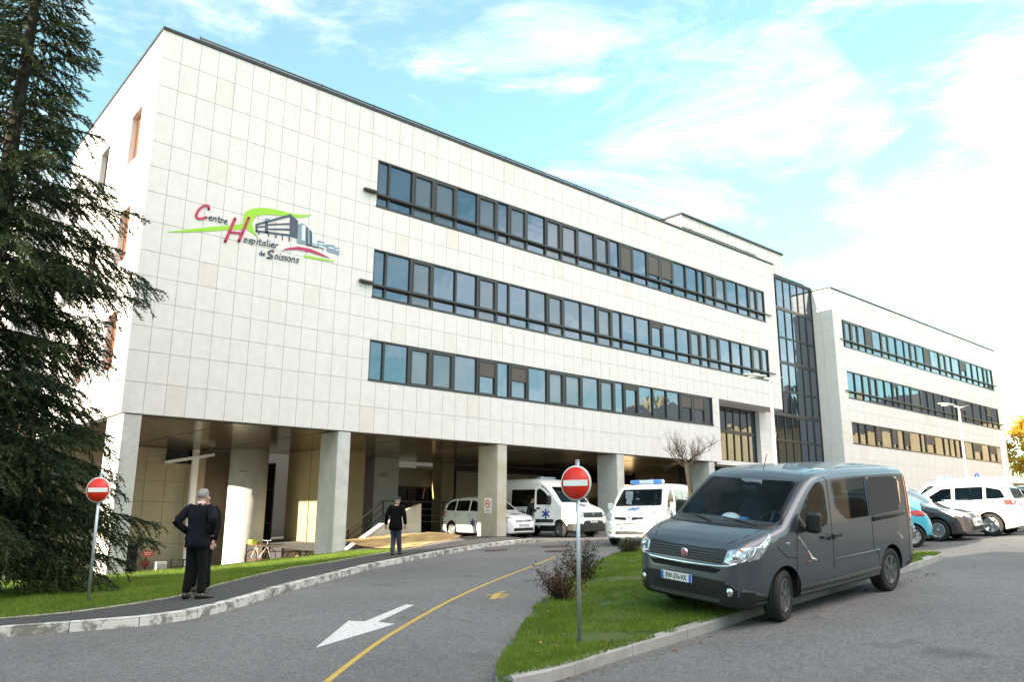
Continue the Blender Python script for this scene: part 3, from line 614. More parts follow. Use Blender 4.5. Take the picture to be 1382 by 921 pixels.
# windows in the left end wall, set back in stone reveals
for i, (y0, y1, z0, z1) in enumerate(LW):
    rv = MB(); d = .26
    rv.box(X0+.031, X0+d, y0-.015, y0+.004, z0+.004, z1-.004); rv.box(X0+.031, X0+d, y1-.004, y1+.015, z0+.004, z1-.004); rv.box(X0+.031, X0+d, y0-.015, y1+.015, z0-.015, z0+.004); rv.box(X0+.031, X0+d, y0-.015, y1+.015, z1-.004, z1+.015)
    w = W(rv, 'window', STONE, H)
    f = MB(); xx = X0+.19
    for a, b_ in ((y0+.006, y0+.05), (y1-.05, y1-.006)): f.box(xx, xx+.03, a, b_, z0+.006, z1-.006)
    f.box(xx, xx+.03, y0+.05, y1-.05, z0+.006, z0+.05); f.box(xx, xx+.03, y0+.05, y1-.05, z1-.05, z1-.006); f.box(xx, xx+.03, (y0+y1)/2-.02, (y0+y1)/2+.02, z0+.05, z1-.05)
    W(f, 'window_frame', mat('brown_sash', (.10, .05, .035), .5), w)
    p = MB(); p.add([(xx+.015, y0+.05, z0+.05), (xx+.015, y1-.05, z0+.05), (xx+.015, y1-.05, z1-.05), (xx+.015, y0+.05, z1-.05)], [(0, 1, 2, 3)])
    W(p, 'pane', ORANGE if i in (0, 1, 2, 5) else GLASS_D, w, fix=False)
# bronze slatted soffit under the block
so = MB(); so.smooth = False
y = Y0+.34; k = 0
while y < YB-.05:
    so.tint = random.random(); so.box(X0+.31, XC-.02 if y < 27 else XE-.31, y, y+.093, ZB-.01+.004*random.random(), ZB+.02); y += .10
W(so, 'soffit', SOFFIT, H)
sj = MB()
for x in (9.9, 13.4, 17.0, 20.6, 24.3, 28, 32): sj.box(x, x+.03, Y0+.34, YB-.1, ZB-.018, ZB-.011)
sj.box(X0+.3, XC, Y0+.30, Y0+.335, ZB-.03, ZB+.03)
W(sj, 'soffit_trim', DARKMETAL, H)
# columns: slim in front, deep in the other direction
def column(root, x0, x1, y0, y1, z1, m=CONC, r=.02):
    b = MB(); zb_ = min(gz((x0+x1)/2, (y0+y1)/2), pitz(x0, y0) if x0 < PIT[1] else 9)-.4
    b.bbox(x0, x1, y0, y1, zb_, z1, r); return W(b, 'column', m, root)
for i in range(5):
    if i == 0: column(H, X0+.10, X0+.62, Y0+.04, Y0+1.75, ZB-.02)
    else: column(H, X0+7.641+7.316*(i-1)-.50, X0+7.641+7.316*(i-1), Y0+.03, Y0+1.30, ZB-.02, CONC_DIRTY if i == 2 else CONC)
b = MB(); b.lathe([(.84, -2.2), (.84, ZB-.02)], 40, c=(14.75, 35.2, 0)); rc = W(b, 'round_column', CONC, H)
lampf = MB(); lampf.ball((14.2, 34.52, 3.55), (.2, .1, .09), 12); W(lampf, 'bulkhead_lamp', SIGNBACK, H)
column(H, 21.0, 22.45, 34.6, 36.2, ZB-.02); column(H, 25.9, 26.75, 35.6, 36.5, ZB-.02, BEIGE)
lampf = MB(); lampf.ball((21.6, 34.55, 3.72), (.26, .1, .1), 12); W(lampf, 'bulkhead_lamp', SIGNBACK, H)
# back walls below the block
uz = [-2, -.55, .45, 1.35, 2.25, 3.15, 3.95, ZB-.03]
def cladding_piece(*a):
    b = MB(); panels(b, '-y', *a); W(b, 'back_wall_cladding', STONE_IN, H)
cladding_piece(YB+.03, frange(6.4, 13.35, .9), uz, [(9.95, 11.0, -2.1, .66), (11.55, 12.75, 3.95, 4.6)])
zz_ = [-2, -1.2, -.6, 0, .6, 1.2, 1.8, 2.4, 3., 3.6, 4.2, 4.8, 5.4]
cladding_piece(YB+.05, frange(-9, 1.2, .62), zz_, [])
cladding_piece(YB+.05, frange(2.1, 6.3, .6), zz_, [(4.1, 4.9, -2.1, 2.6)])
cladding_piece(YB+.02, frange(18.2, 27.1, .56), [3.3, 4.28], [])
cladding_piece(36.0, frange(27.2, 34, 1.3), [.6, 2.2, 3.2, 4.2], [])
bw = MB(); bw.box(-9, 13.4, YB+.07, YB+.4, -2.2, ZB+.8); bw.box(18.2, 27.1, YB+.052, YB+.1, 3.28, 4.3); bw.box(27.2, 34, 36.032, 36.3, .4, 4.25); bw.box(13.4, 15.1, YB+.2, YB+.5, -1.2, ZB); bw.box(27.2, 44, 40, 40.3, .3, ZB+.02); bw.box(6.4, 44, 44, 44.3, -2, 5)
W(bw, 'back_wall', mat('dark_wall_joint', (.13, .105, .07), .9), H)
dk = MB(); dk.box(15.1, 16.75, YB+.1, YB+.14, -1.2, 4.1); dk.box(18.3, 27.1, YB+.12, YB+.16, .6, 3.28); dk.box(28, 43, 39.9, 39.95, .7, 3.0)
W(dk, 'back_glazing', GLASS_D, H)
fr = MB()
for x in (15.1, 15.9, 16.7): fr.box(x, x+.06, YB+.05, YB+.12, -1.2, 4.2)
for z in (1.3, 2.9, 4.1): fr.box(15.1, 16.76, YB+.045, YB+.12, z, z+.07)
for x in frange(18.3, 27, 1.24): fr.box(x, x+.07, YB+.06, YB+.13, .5, 3.3)
for x in frange(28, 43, 1.6): fr.box(x, x+.08, 39.84, 39.9, .6, 3.1)
fr.box(18.3, 27.1, YB+.055, YB+.13, 3.2, 3.27); fr.box(18.3, 27.1, YB+.05, YB+.13, 1.5, 1.56); fr.box(18.3, 27.1, YB+.05, YB+.5, .3, .62)
fr.box(28, 43, 39.83, 39.9, 3.0, 3.1)
W(fr, 'glazing_frame', DARKMETAL, H)
pb = MB(); pb.box(16.85, 19.2, 32.5, 35.6, -1.2, ZB-.02); pb.box(16.80, 16.85, 33.25, 33.4, -.9, ZB-.02); W(pb, 'entrance_lobby', BEIGE, H)
sw_ = MB(); sw_.box(43.25, 43.6, 27.8, 44, .2, 8.0); W(sw_, 'side_wall', BEIGE, H)
db = MB(); db.box(27, 43.2, 36.4, 36.7, 3.9, ZB-.02); W(db, 'downstand_beam', DARKMETAL, H)
# door in the sunken court with its red notice, and the small dark window with a white sill
d = MB(); d.box(9.95, 10.05, YB+.0, YB+.07, -1.45, .66); d.box(10.9, 11.0, YB, YB+.07, -1.45, .66); d.box(10.05, 10.9, YB, YB+.07, .56, .66)
d.box(10.05, 10.17, YB+.02, YB+.06, -1.45, .56); d.box(10.78, 10.9, YB+.02, YB+.06, -1.45, .56); d.box(10.17, 10.78, YB+.02, YB+.06, -.55, -.4); d.box(10.17, 10.78, YB+.02, YB+.06, .44, .56); d.box(10.17, 10.78, YB+.02, YB+.06, -1.45, -1.2)
door = W(d, 'door', mat('bronze_door', (.20, .15, .09), .4, metal=.3), H)
g = MB(); g.box(10.17, 10.78, YB+.035, YB+.045, -1.2, .44); W(g, 'door_glass', GLASS_D, door)
g = MB(); g.box(10.1, 10.14, YB-.06, YB-.03, -.5, -.3); g.box(10.1, 10.14, YB-.06, YB+.02, -.42, -.38); W(g, 'handle', STEEL, door)
w = MB(); w.box(11.55, 12.75, YB+.04, YB+.06, 3.95, 4.58); wd = W(w, 'strip_window', GLASS_D, H)
w = MB(); w.prism([(11.5, 3.90), (13.5, 4.32), (13.5, 4.46), (11.5, 4.04)], 'y', YB-.55, YB-.02); W(w, 'window_sill', WHITEM, wd)
w = MB(); w.box(12.62, 12.86, YB-.42, YB-.18, -1.6, ZB-.03); W(w, 'white_post', WHITEM, H)
# the recessed glass corner below the upper floors
def glazing(root, x0, x1, yf, xs, zs, gm, name='glazed_screen', thick=()):
    f = MB()
    for x in xs: f.box(x-.035, x+.035, yf-.05, yf+.05, zs[0], zs[-1])
    for i, z in enumerate(zs): h = .10 if i in thick else .05; f.box(x0, x1, yf-.055, yf+.045, z-h, z+h)
    fo = W(f, name, FRAME, root)
    for a, b_ in zip(xs, xs[1:]):
        g = MB()
        for c, d_ in zip(zs, zs[1:]):
            t = random.uniform(-.004, .004); s_ = random.uniform(-.004, .004)
            g.add([(a+.02, yf+t, c), (b_-.02, yf-t, c), (b_-.02, yf-t+s_, d_), (a+.02, yf+t+s_, d_)], [(0, 1, 2, 3)])
        W(g, 'pane', gm, fo, fix=False)
    return fo
T = thing('glass_stair_tower', 'recessed dark glass stair tower between the two stone hospital blocks', 'stair tower', (XE, 26.2, 0))
zt = [1.2, 3.0, 4.85, 6.5, 8.15, 9.7, 11.6, 13.3, 15.26, 17.3]
glazing(T, 44.0, 50.5, 26.2, frange(44.05, 50.48, .92), zt, GLASS_T, thick=(2, 4, 6, 8))
tf = MB(); tf.box(43.9, 50.5, 26.15, 27.5, 17.36, 17.5); tf.box(43.9, 50.5, 26.1, 26.14, 17.30, 17.46); W(tf, 'roof_edge', COPING, T)
tb = MB(); tb.box(43.25, 50.5, 26.4, 26.6, .8, 17.3); W(tb, 'inner_wall', VOID, T)
for zz in (17.75, 17.95):
    pass
tr = MB(); tr.tube([(43.3, 26.6, 17.8), (50.4, 26.6, 17.8)], .025, 6); [tr.tube([(x, 26.6, 17.45), (x, 26.6, 17.82)], .018, 5) for x in frange(43.4, 50.3, 1.7)]; W(tr, 'roof_rail', COPING, T)
glazing(H, 37.0, 42.4, 26.2, frange(37.1, 42.35, .75), [4.9, 6.6, 8.0], GLASS_T, 'corner_glazing', thick=(1,))
pc = MB(); panels(pc, '-y', 25.9, [42.45, 43.95], [.8, 2.6, 3.7, 4.8, 5.9, 7.0, ROWS[4]-.01], []); W(pc, 'stone_pier', STONE, H)
pc = MB(); pc.box(42.47, 43.93, 25.93, 26.4, .8, ROWS[4]); pc.box(XC+.02, 43.2, 25.0, 29, ROWS[4]-.04, ROWS[4]+.004); W(pc, 'corner_soffit', JOINT, H)
pc = MB(); pc.box(XC+.02, 43.9, 25.1, 26.35, 4.55, 4.80); pc.box(XC-.3, XC-.002, Y0+.31, 29, ZB, ROWS[4]); pc.box(XC+.02, 37.0, 26.2, 26.3, 4.8, ROWS[4]); W(pc, 'white_lintel', STONE, H)
pc = MB(); pc.box(XC+.1, 43.9, 27.6, 27.7, .9, 4.5); W(pc, 'dark_recess', VOID, H)
# plant room on the roof
pr_ = MB(); panels(pr_, '-y', 28, frange(38.4, 50.2, .98), [17.2, 18.3, 19.3, 20.3], []); panels(pr_, '-x', 38.4, frange(28.04, 36, 1.1), [17.2, 18.3, 19.3, 20.3], []); W(pr_, 'plant_room', STONE, H)
pr_ = MB(); pr_.box(38.42, 50.18, 28.02, 36, 17.0, 20.28); W(pr_, 'plant_room_core', JOINT, H)
pr_ = MB(); pr_.box(38.3, 50.3, 27.9, 36.1, 20.29, 20.42); W(pr_, 'plant_room_coping', COPING, H)

# second block further along the street
X2 = 50.53; XE2 = 81.95
S = thing('hospital_building', 'second pale stone hospital block at the far right behind the glass tower', 'hospital', (X2, Y0, 0))
C2 = [(10.56, 8.60, [45.4,45.75,46.8,47.82,48.92,50.0,51.47,52.62,54.0,55.39,56.5,57.63,59.08,60.27,62.11,63.4,64.68,66.52,67.9,69.31,70.7,72.07,73.1,74.19], 'FOOFBFOFFFOFBFOFFHFFFOF'),
 (6.95, 5.03, [45.52,46.7,47.87,48.91,50.03,51.3,52.59,53.5,54.6,55.77,57.58,58.9,60.22,62.0,63.8,64.78,66.62,68.4,70.33,71.62,72.95,74.51], 'FFFOFFSFFOFFFFFHFFFHF'),
 (3.45, 1.95, [45.57,46.7,47.79,49.19,50.02,51.74,52.62,53.79,54.71,56.76,57.61,59.35,61.16,62.3,63.5,64.65,65.48,67.4,69.3,71.2,72.9,74.5], 'FFFBFBFBFFHFFFFFFHFHF')]
ROW2 = [1.0, 2.2, 3.4]+ROWS
OP2 = [(X0+xs[0], X0+xs[-1], ZB+b, ZB+t) for t, b, xs, _ in C2]
rows2 = sorted(set([1.0, 2.2, 3.4, ZB, ROWS[1], ROWS[3], ROWS[5], ROWS[7], ROWS[9], ROWS[11], ROWS[13], ZB+12.55]+[v for o_ in OP2 for v in o_[2:]]))
pc = MB(); panels(pc, '-y', Y0, frange(X2, XE2, 1.12), rows2, OP2); panels(pc, '-x', X2, frange(Y0+.035, Y0+1.6, .8), rows2, []); W(pc, 'stone_cladding', STONE, S)
pc = MB(); wall_y(pc, X2+.02, XE2, .8, ZB+12.55, Y0+.022, Y0+.3, OP2); pc.box(X2+.02, X2+.3, Y0+.31, Y0+14, .8, ZB+12.55); pc.box(XE2-.3, XE2, Y0+.31, Y0+14, .8, ZB+12.55); pc.box(X2+.3, XE2, Y0+14, Y0+14.3, .8, ZB+12.55); W(pc, 'wall', mat('pale_wall', (.62, .61, .58), .8), S)
pc = MB(); pc.box(X2-.05, XE2+.05, Y0-.05, Y0+.33, ZB+12.56, ZB+12.65); pc.box(X2-.05, X2+.33, Y0+.331, Y0+14, ZB+12.56, ZB+12.65); W(pc, 'roof_coping', COPING, S)
pc = MB(); pc.box(X2+.3, XE2-.3, Y0+.3, Y0+14, ZB+12.2, ZB+12.35); W(pc, 'roof', JOINT, S)
pc = MB(); pc.tube([(X2+.8, Y0+.4, ZB+12.82), (XE2-2, Y0+.4, ZB+12.82)], .03, 6); [pc.tube([(x, Y0+.4, ZB+12.5), (x, Y0+.4, ZB+12.84)], .02, 5) for x in frange(X2+1, XE2-2, 2.3)]; W(pc, 'roof_rail', COPING, S)
for n, (t, b, xs, kd) in enumerate(C2):
    bd = window_band(S, X0, Y0+.03, ZB+t, ZB+b, xs, kd, n < 2)
    if n < 2:
        z = ZB+b+.26*(t-b); g = MB(); g.box(X0+xs[0]-.5, X0+xs[-1]+.5, Y0-.09, Y0-.05, z-.035, z+.035); [g.box(x-.02, x+.02, Y0-.05, Y0+.02, z-.03, z+.03) for x in frange(X0+xs[0]+.3, X0+xs[-1]-.3, 4)]; W(g, 'external_bar', FRAME, bd)
# lower wing standing behind the left end
A = thing('rear_wing', 'plain pale rear wing behind the conifer at the left end of the hospital', 'building wing', (5.4, 40, 0))
pc = MB(); panels(pc, '-y', 40, frange(5.4, 30, 1.2), frange(5.5, 16.3, .98), []); panels(pc, '-x', 5.4, frange(40.04, 52, 1.2), frange(5.5, 16.3, .98), []); W(pc, 'stone_cladding', STONE, A)
pc = MB(); pc.box(5.42, 30, 40.02, 52, -1.5, 16.28); W(pc, 'wall', JOINT, A)
pc = MB(); pc.box(5.3, 30.1, 39.9, 52.1, 16.3, 16.4); W(pc, 'roof_coping', COPING, A)

# the painted sign high on the wall
SG = thing('wall_sign', 'hospital name and green and red building emblem high on the blank stone wall', 'wall sign', (7.1, Y0-.01, 11.0))
LC = {'green': mat('sign_green', (.28, .56, .02), .5), 'red': mat('sign_crimson', (.42, .02, .085), .5), 'navy': mat('sign_navy', (.045, .065, .10), .5), 'grey': mat('sign_blue_grey', (.20, .26, .32), .5), 'light': mat('sign_pale_blue', (.58, .72, .82), .5)}
DEP = {'green': .016, 'red': .026, 'navy': .022, 'grey': .019, 'light': .029}
for c, ps in LOGO_POLY.items():
    for q in ps: b = MB(); b.prism(q, 'y', Y0-DEP[c], Y0-.003); W(b, {'green': 'green_swoosh', 'red': 'red_arc', 'navy': 'building_emblem', 'grey': 'emblem_grey_wing', 'light': 'emblem_window'}[c], LC[c], SG)
def ribbon2d(mb, pts, w, y0, y1):
    q = [Vector(p) for p in smoothline(pts, 2)] if len(pts) > 2 else [Vector(p) for p in pts]
    n = len(q); L_ = []; R_ = []
    for i in range(n):
        d_ = (q[min(i+1, n-1)]-q[max(i-1, 0)]).normalized(); nn = Vector((-d_.y, d_.x))*w/2; L_.append(q[i]+nn); R_.append(q[i]-nn)
    vs = []
    for i in range(n): vs += [(L_[i].x, y0, L_[i].y), (R_[i].x, y0, R_[i].y), (R_[i].x, y1, R_[i].y), (L_[i].x, y1, L_[i].y)]
    fs = [(0, 1, 2, 3), tuple(4*(n-1)+j for j in (3, 2, 1, 0))]
    for i in range(n-1):
        for j in range(4): fs.append((4*i+j, 4*i+(j+1) % 4, 4*i+4+(j+1) % 4, 4*i+4+j))
    mb.add(vs, fs)
    for c_ in (q[0], q[-1]): mb.lathe([(w/2, y0), (w/2, y1)], 8, axis='y', c=(c_.x, 0, c_.y))
lt = {}; WORDS = [('C', 1), ('H', 3), ('S', 1)]
for i, (pts, w, c) in enumerate(LOGO_STROKE):
    k_ = ('C' if i == 0 else 'H' if i < 4 else 'S') if i < 5 else LOGO_WORD[i-5]
    b = lt.setdefault(k_, [MB(), c]); dy = .032+.0004*(i % 9); ribbon2d(b[0], pts, w, Y0-dy, Y0-.004)
for k_, (b, c) in lt.items(): W(b, 'initial_letter' if len(k_) == 1 else 'lettering', LC[c], SG)
# ------------------------------------------------------------------ vegetation helpers (numpy quads)
def quads_obj(name, C, U, V, m, parent=None, taper=0.0):
    """leaf-sized faces: centres C, half-axes U and V; a pointed diamond-like quad per leaf"""
    C = np.asarray(C, float); U = np.asarray(U, float); V = np.asarray(V, float); n = len(C)
    vs = np.empty((n, 4, 3)); vs[:, 0] = C-U; vs[:, 1] = C+V-U*taper; vs[:, 2] = C+U; vs[:, 3] = C-V-U*taper
    me = bpy.data.meshes.new(name); me.vertices.add(n*4); me.vertices.foreach_set('co', vs.ravel())
    me.loops.add(n*4); me.loops.foreach_set('vertex_index', np.arange(n*4, dtype=np.int32))
    me.polygons.add(n); me.polygons.foreach_set('loop_start', np.arange(0, n*4, 4, dtype=np.int32))
    me.update(calc_edges=True); me.validate(); me.materials.append(m)
    return link(bpy.data.objects.new(name, me), parent)
def unit(a): return a/np.maximum(np.linalg.norm(a, axis=-1, keepdims=True), 1e-9)

CROWN = [(0, .82), (.10, .84), (.16, .80), (.22, .60), (.31, .56), (.37, .74), (.42, .68), (.48, .44), (.60, .28), (.72, .23), (.88, .13), (1, .02)]
def cedar(name, label, loc, h, rad, seed, group=None, dens=1.0, low=.25):
    """conifer with separate layered boughs, each a flat spray with short hanging twigs and ragged tip"""
    rs = np.random.RandomState(seed)
    root = thing(name, label, 'tree', loc, group=group)
    t = MB(); t.tube([(0, 0, -.3), (.03, 0, h*.25), (-.03, .04, h*.55), (.02, 0, h*.8), (0, 0, h)], [.27*h/17, .22*h/17, .14*h/17, .07*h/17, .015], 12)
    C = []; U = []; V = []
    nb = int(h*11*dens)
    for i in range(nb):
        f = (i+rs.rand())/nb; z0 = low+(h-low-.2)*f**1.22
        az = i*2.399+rs.uniform(-.5, .5)
        q_ = max(.02, 1-z0/h); ln = rad*interp(CROWN, z0/h)*rs.choice([.55, .75, .9, 1.0, 1.12], p=[.15, .22, .28, .23, .12])*rs.uniform(.9, 1.1)+.25
        droop = rs.uniform(.30, .62)*q_+.02; rise = rs.uniform(.02, .26)
        d = np.array([math.cos(az), math.sin(az), 0]); side = np.array([-d[1], d[0], 0]); bend = rs.uniform(-.2, .2)
        k = 10; T = np.linspace(0, 1, k)
        P = np.outer(T*ln, d)+np.outer(T**2*bend*ln, side); P[:, 2] = z0+ln*(rise*T-droop*T**1.7+.16*droop*T**4)
        t.tube([tuple(p) for p in P], [lerp(.010+.007*ln, .003, x) for x in T], 5, cap=False)
        ns = max(6, int(ln*15))
        for s in range(ns):
            u = .10+.90*(s+rs.rand())/ns; i0 = min(k-2, int(u*(k-1))); w = u*(k-1)-i0; p = P[i0]*(1-w)+P[i0+1]*w
            tg = unit(P[i0+1]-P[i0]); sd = (1 if s % 2 else -1)
            L2 = min(.75, .30+.17*ln)*(math.sin(math.pi*min(1, .16+u*.80))**.8+.12)*rs.uniform(.45, 1.25)
            dr = unit(tg*rs.uniform(.55, 1.1)+sd*side*rs.uniform(.25, .95)+np.array([0, 0, -rs.uniform(-.05, .75)]))
            m_ = max(4, int(L2*30)); q = np.linspace(.04, 1, m_)[:, None]
            pts = p+dr*L2*q+np.array([0, 0, -1])*(q**2)*L2*rs.uniform(.10, .50)
            for rep in range(3):
                rnd = rs.normal(size=(m_, 3)); ax = unit(dr*1.2+rnd*.6+np.array([0, 0, -.1]))
                wv = unit(np.cross(ax, rs.normal(size=(m_, 3))))
                l_ = rs.uniform(.035, .085, (m_, 1)); C.append(pts+ax*l_*.6); U.append(ax*l_); V.append(wv*rs.uniform(.008, .016, (m_, 1)))
    t.build('trunk', BARK, root)
    quads_obj('crown', np.concatenate(C), np.concatenate(U), np.concatenate(V), CEDAR, root, .2)
    return root
TREE_XY = (2.2, 19.75)
cedar('cedar_tree', 'tall dark cedar with drooping branches on the grass at the left edge', (TREE_XY[0], TREE_XY[1], gz(*TREE_XY)+.1), 18.5, 4.05, 5, dens=1.8, low=1.0)

def bush(name, label, x, y, w, h, m, seed, group, z=None):
    rs = np.random.RandomState(seed); root = thing(name, label, 'shrub', (x, y, gz(x, y)+.10 if z is None else z), group=group)
    t = MB(); C = []; U = []; V = []
    for i in range(46):
        az = rs.uniform(0, 6.28); lean = rs.uniform(.05, .95)*w; hh = h*rs.uniform(.55, 1.12)*(1-.35*(lean/w)**2)
        d = np.array([math.cos(az), math.sin(az), 0]); b0 = d*rs.uniform(0, .22)*w
        T = np.linspace(0, 1, 5); P = b0+np.outer(T**1.2*lean*.75, d); P[:, 2] = T*hh
        t.tube([tuple(p) for p in P], [.007, .006, .005, .004, .002], 4, cap=False)
        for s in range(34):
            u = rs.uniform(.22, 1.02); p = b0+d*u**1.2*lean*.75+np.array([0, 0, u*hh])+rs.normal(size=3)*.035
            ax = unit(rs.normal(size=3)+np.array([0, 0, .7])); C.append(p); l_ = rs.uniform(.014, .030); U.append(ax*l_); V.append(unit(np.cross(ax, rs.normal(size=3)))*l_*.45)
    t.build('stem', TWIG, root); quads_obj('foliage', C, U, V, m, root, .1)
bush('low_shrub', 'reddish twiggy shrub nearest the sign post on the island edge', 9.05, 9.15, .55, .62, BUSHR, 1, 'shrubs along the island edge')
bush('low_shrub', 'dark green and brown shrub just behind the reddish one on the island edge', 10.75, 10.35, .62, .78, BUSHL, 2, 'shrubs along the island edge')
bush('low_shrub', 'small low shrub in front of the white ambulance minibus bumper', 15.7, 13.5, .52, .45, BUSHL, 3, 'shrubs along the island edge')

# small pollarded bare tree behind the grey van
def bare_tree(x, y, h):
    rs = np.random.RandomState(21); root = thing('bare_tree', 'small leafless pollarded tree rising beside the white ambulance minibus', 'tree', (x, y, gz(x, y)))
    t = MB(); top = np.array([-.22, .06, h*.60])
    t.tube([(0, 0, -.1), (-.03, .02, h*.2), (-.12, .03, h*.42), tuple(top)], [.085, .075, .07, .075], 10); t.build('trunk', BARK2, root)
    c = MB()
    def grow(p, d, ln, r, lev):
        k = 6; pts = [p]; dd = d
        for i in range(k):
            dd = unit(dd+np.array([0, 0, .10])+rs.normal(size=3)*.10); pts.append(pts[-1]+dd*ln/k)
        c.tube([tuple(q) for q in pts], [lerp(r, r*.42, i/k) for i in range(k+1)], 5, cap=False)
        if lev < 3:
            for j in range(5 if lev == 0 else 4):
                i = rs.randint(2, k+1); grow(pts[i], unit(dd+rs.normal(size=3)*.55+np.array([0, 0, .2])), ln*rs.uniform(.4, .75), r*.5, lev+1)
    for i in range(11):
        az = i*2.4+rs.uniform(-.3, .3); el = rs.uniform(.05, .9); grow(top+np.array([0, 0, rs.uniform(-.15, .05)]), np.array([math.cos(az)*math.cos(el), math.sin(az)*math.cos(el), math.sin(el)]), h*rs.uniform(.115, .19), .019, 0)
    c.build('crown', TWIG, root)
bare_tree(20.3, 14.8, 4.2)

def leafy_tree(name, label, loc, h, r, m, seed, n=9000, sz=.16):
    rs = np.random.RandomState(seed); root = thing(name, label, 'tree', loc)
    t = MB(); t.tube([(0, 0, -.2), (.05, 0, h*.3), (0, .1, h*.6), (0, 0, h*.9)], [.2, .17, .11, .03], 8)
    cl = []
    for i in range(46):
        az = rs.uniform(0, 6.28); zz = rs.uniform(.28, .98); rr = r*math.sqrt(rs.rand())*math.sin(math.pi*min(.97, (zz-.18)/.85))**.6
        c_ = np.array([math.cos(az)*rr, math.sin(az)*rr, zz*h]); cl.append((c_, rs.uniform(.5, 1.15)))
        t.tube([(0, 0, h*min(.85, zz*.7)), tuple(c_*.6+np.array([0, 0, h*.22])*zz), tuple(c_)], [.05, .035, .012], 4, cap=False)
    t.build('trunk', BARK, root)
    C = []; U = []; V = []
    for i in range(n):
        c_, s = cl[rs.randint(len(cl))]; p = c_+rs.normal(size=3)*s*np.array([.55, .55, .42]); ax = unit(rs.normal(size=3)); C.append(p); l_ = sz*rs.uniform(.5, 1.1); U.append(ax*l_); V.append(unit(np.cross(ax, rs.normal(size=3)))*l_*.7)
    quads_obj('crown', C, U, V, m, root)
    return root
leafy_tree('autumn_tree', 'bright yellow autumn tree beyond the far right end of the buildings', (110, 30.3, 1.6), 12.2, 3.8, YELLOWL, 4, 9000, .2)

# ------------------------------------------------------------------ grass
def inpoly_np(x, y, poly):
    c = np.zeros(len(x), bool); n = len(poly); j = n-1
    for i in range(n):
        yi, yj, xi, xj = poly[i][1], poly[j][1], poly[i][0], poly[j][0]
        if yi != yj: c ^= ((yi > y) != (yj > y)) & (x < (xj-xi)*(y-yi)/(yj-yi)+xi)
        j = i
    return c
def vnoise(x, y, s, seed):
    """smooth value noise for patchy growth"""
    g = np.random.RandomState(seed).rand(64, 64); fx, fy = x/s+50, y/s+50; i, j = np.floor(fx).astype(int), np.floor(fy).astype(int); u, v = fx-i, fy-j
    u = u*u*(3-2*u); v = v*v*(3-2*v); a = lambda p, q: g[p % 64, q % 64]
    return a(i, j)*(1-u)*(1-v)+a(i+1, j)*u*(1-v)+a(i, j+1)*(1-u)*v+a(i+1, j+1)*u*v
def grass(name, poly, zf, n, bb, hgt, seed, patchy=0, near=None):
    rs = np.random.RandomState(seed); x = rs.uniform(bb[0], bb[1], n); y = rs.uniform(bb[2], bb[3], n)
    k = inpoly_np(x, y, poly)
    if near is not None:
        dist = np.hypot(x-near[0], y-near[1]); k &= rs.rand(n) < np.clip(12/np.maximum(dist, 1), .25, 1)
    nz = vnoise(x, y, .7, seed+1)*.6+vnoise(x, y, .23, seed+2)*.4
    k &= rs.rand(n) > patchy*np.clip((.49-nz)/.16, 0, 1)
    x, y, nz = x[k], y[k], nz[k]; m = len(x); z = zf(x, y)
    hh = hgt*rs.uniform(.45, 1.15, m)*(.6+.8*nz); az = rs.uniform(0, 6.28, m); ln = rs.uniform(.15, .85, m)
    w = rs.uniform(.003, .0075, m)
    base = np.stack([x, y, z-.01], 1); tip = base+np.stack([np.cos(az)*hh*ln, np.sin(az)*hh*ln, hh], 1); a2 = rs.uniform(0, 6.28, m); s = np.stack([np.cos(a2)*w, np.sin(a2)*w, np.zeros(m)], 1)
    vs = np.empty((m, 3, 3)); vs[:, 0] = base-s; vs[:, 1] = base+s; vs[:, 2] = tip
    me = bpy.data.meshes.new(name); me.vertices.add(m*3); me.vertices.foreach_set('co', vs.ravel()); me.loops.add(m*3); me.loops.foreach_set('vertex_index', np.arange(m*3, dtype=np.int32))
    me.polygons.add(m); me.polygons.foreach_set('loop_start', np.arange(0, m*3, 3, dtype=np.int32)); me.update(calc_edges=True); me.materials.append(GRASS)
    o = link(bpy.data.objects.new(name, me)); return o
def zl_np(x, y): return gza(x, y)+.127
o = grass('lawn_grass', LAWNP, zl_np, 330000, (-5, 15.2, 12.9, 25.0), .07, 31, .45, (2, 8))
tag(o, 'short bright green grass covering the lawn between the pavement and the building', 'grass', kind='stuff')
o = grass('island_grass', ISLP, lambda x, y: gza(x, y)+.145, 420000, (5.2, 18.8, 6.2, 14.9), .055, 41, 1.0, (2, 1))
tag(o, 'patchy green grass with bare earth on the traffic island under the grey van', 'grass', kind='stuff')
rs = np.random.RandomState(77); C = []; U = []; V = []
for i in range(430):
    u = rs.rand()
    if u < .45: x = rs.uniform(5.6, 16); y = 6.22+abs(rs.normal())*-.10; z = gz(x, y)+.012
    elif u < .8: x, y = rs.uniform(6, 12), rs.uniform(6.5, 9.5); z = gz(x, y)+.17
    else: x = rs.uniform(4, 14); y = interp([(p[0], p[1]) for p in KERB], x)-rs.uniform(.03, .3); z = gz(x, y)+.012
    if u >= .45 and u < .8 and not inpoly(x, y, ISLP): continue
    ax = unit(rs.normal(size=3)*np.array([1, 1, .25])); l_ = rs.uniform(.010, .032); C.append((x, y, z)); U.append(ax*l_); V.append(unit(np.cross(ax, (0, 0, 1)))*l_*.6)
o = quads_obj('fallen_leaves', C, U, V, mat('dead_leaf', (.26, .12, .05), .8, var=.5, vscale=3)); tag(o, 'scattered dead brown leaves along the kerb and on the grass', 'leaves', kind='stuff')

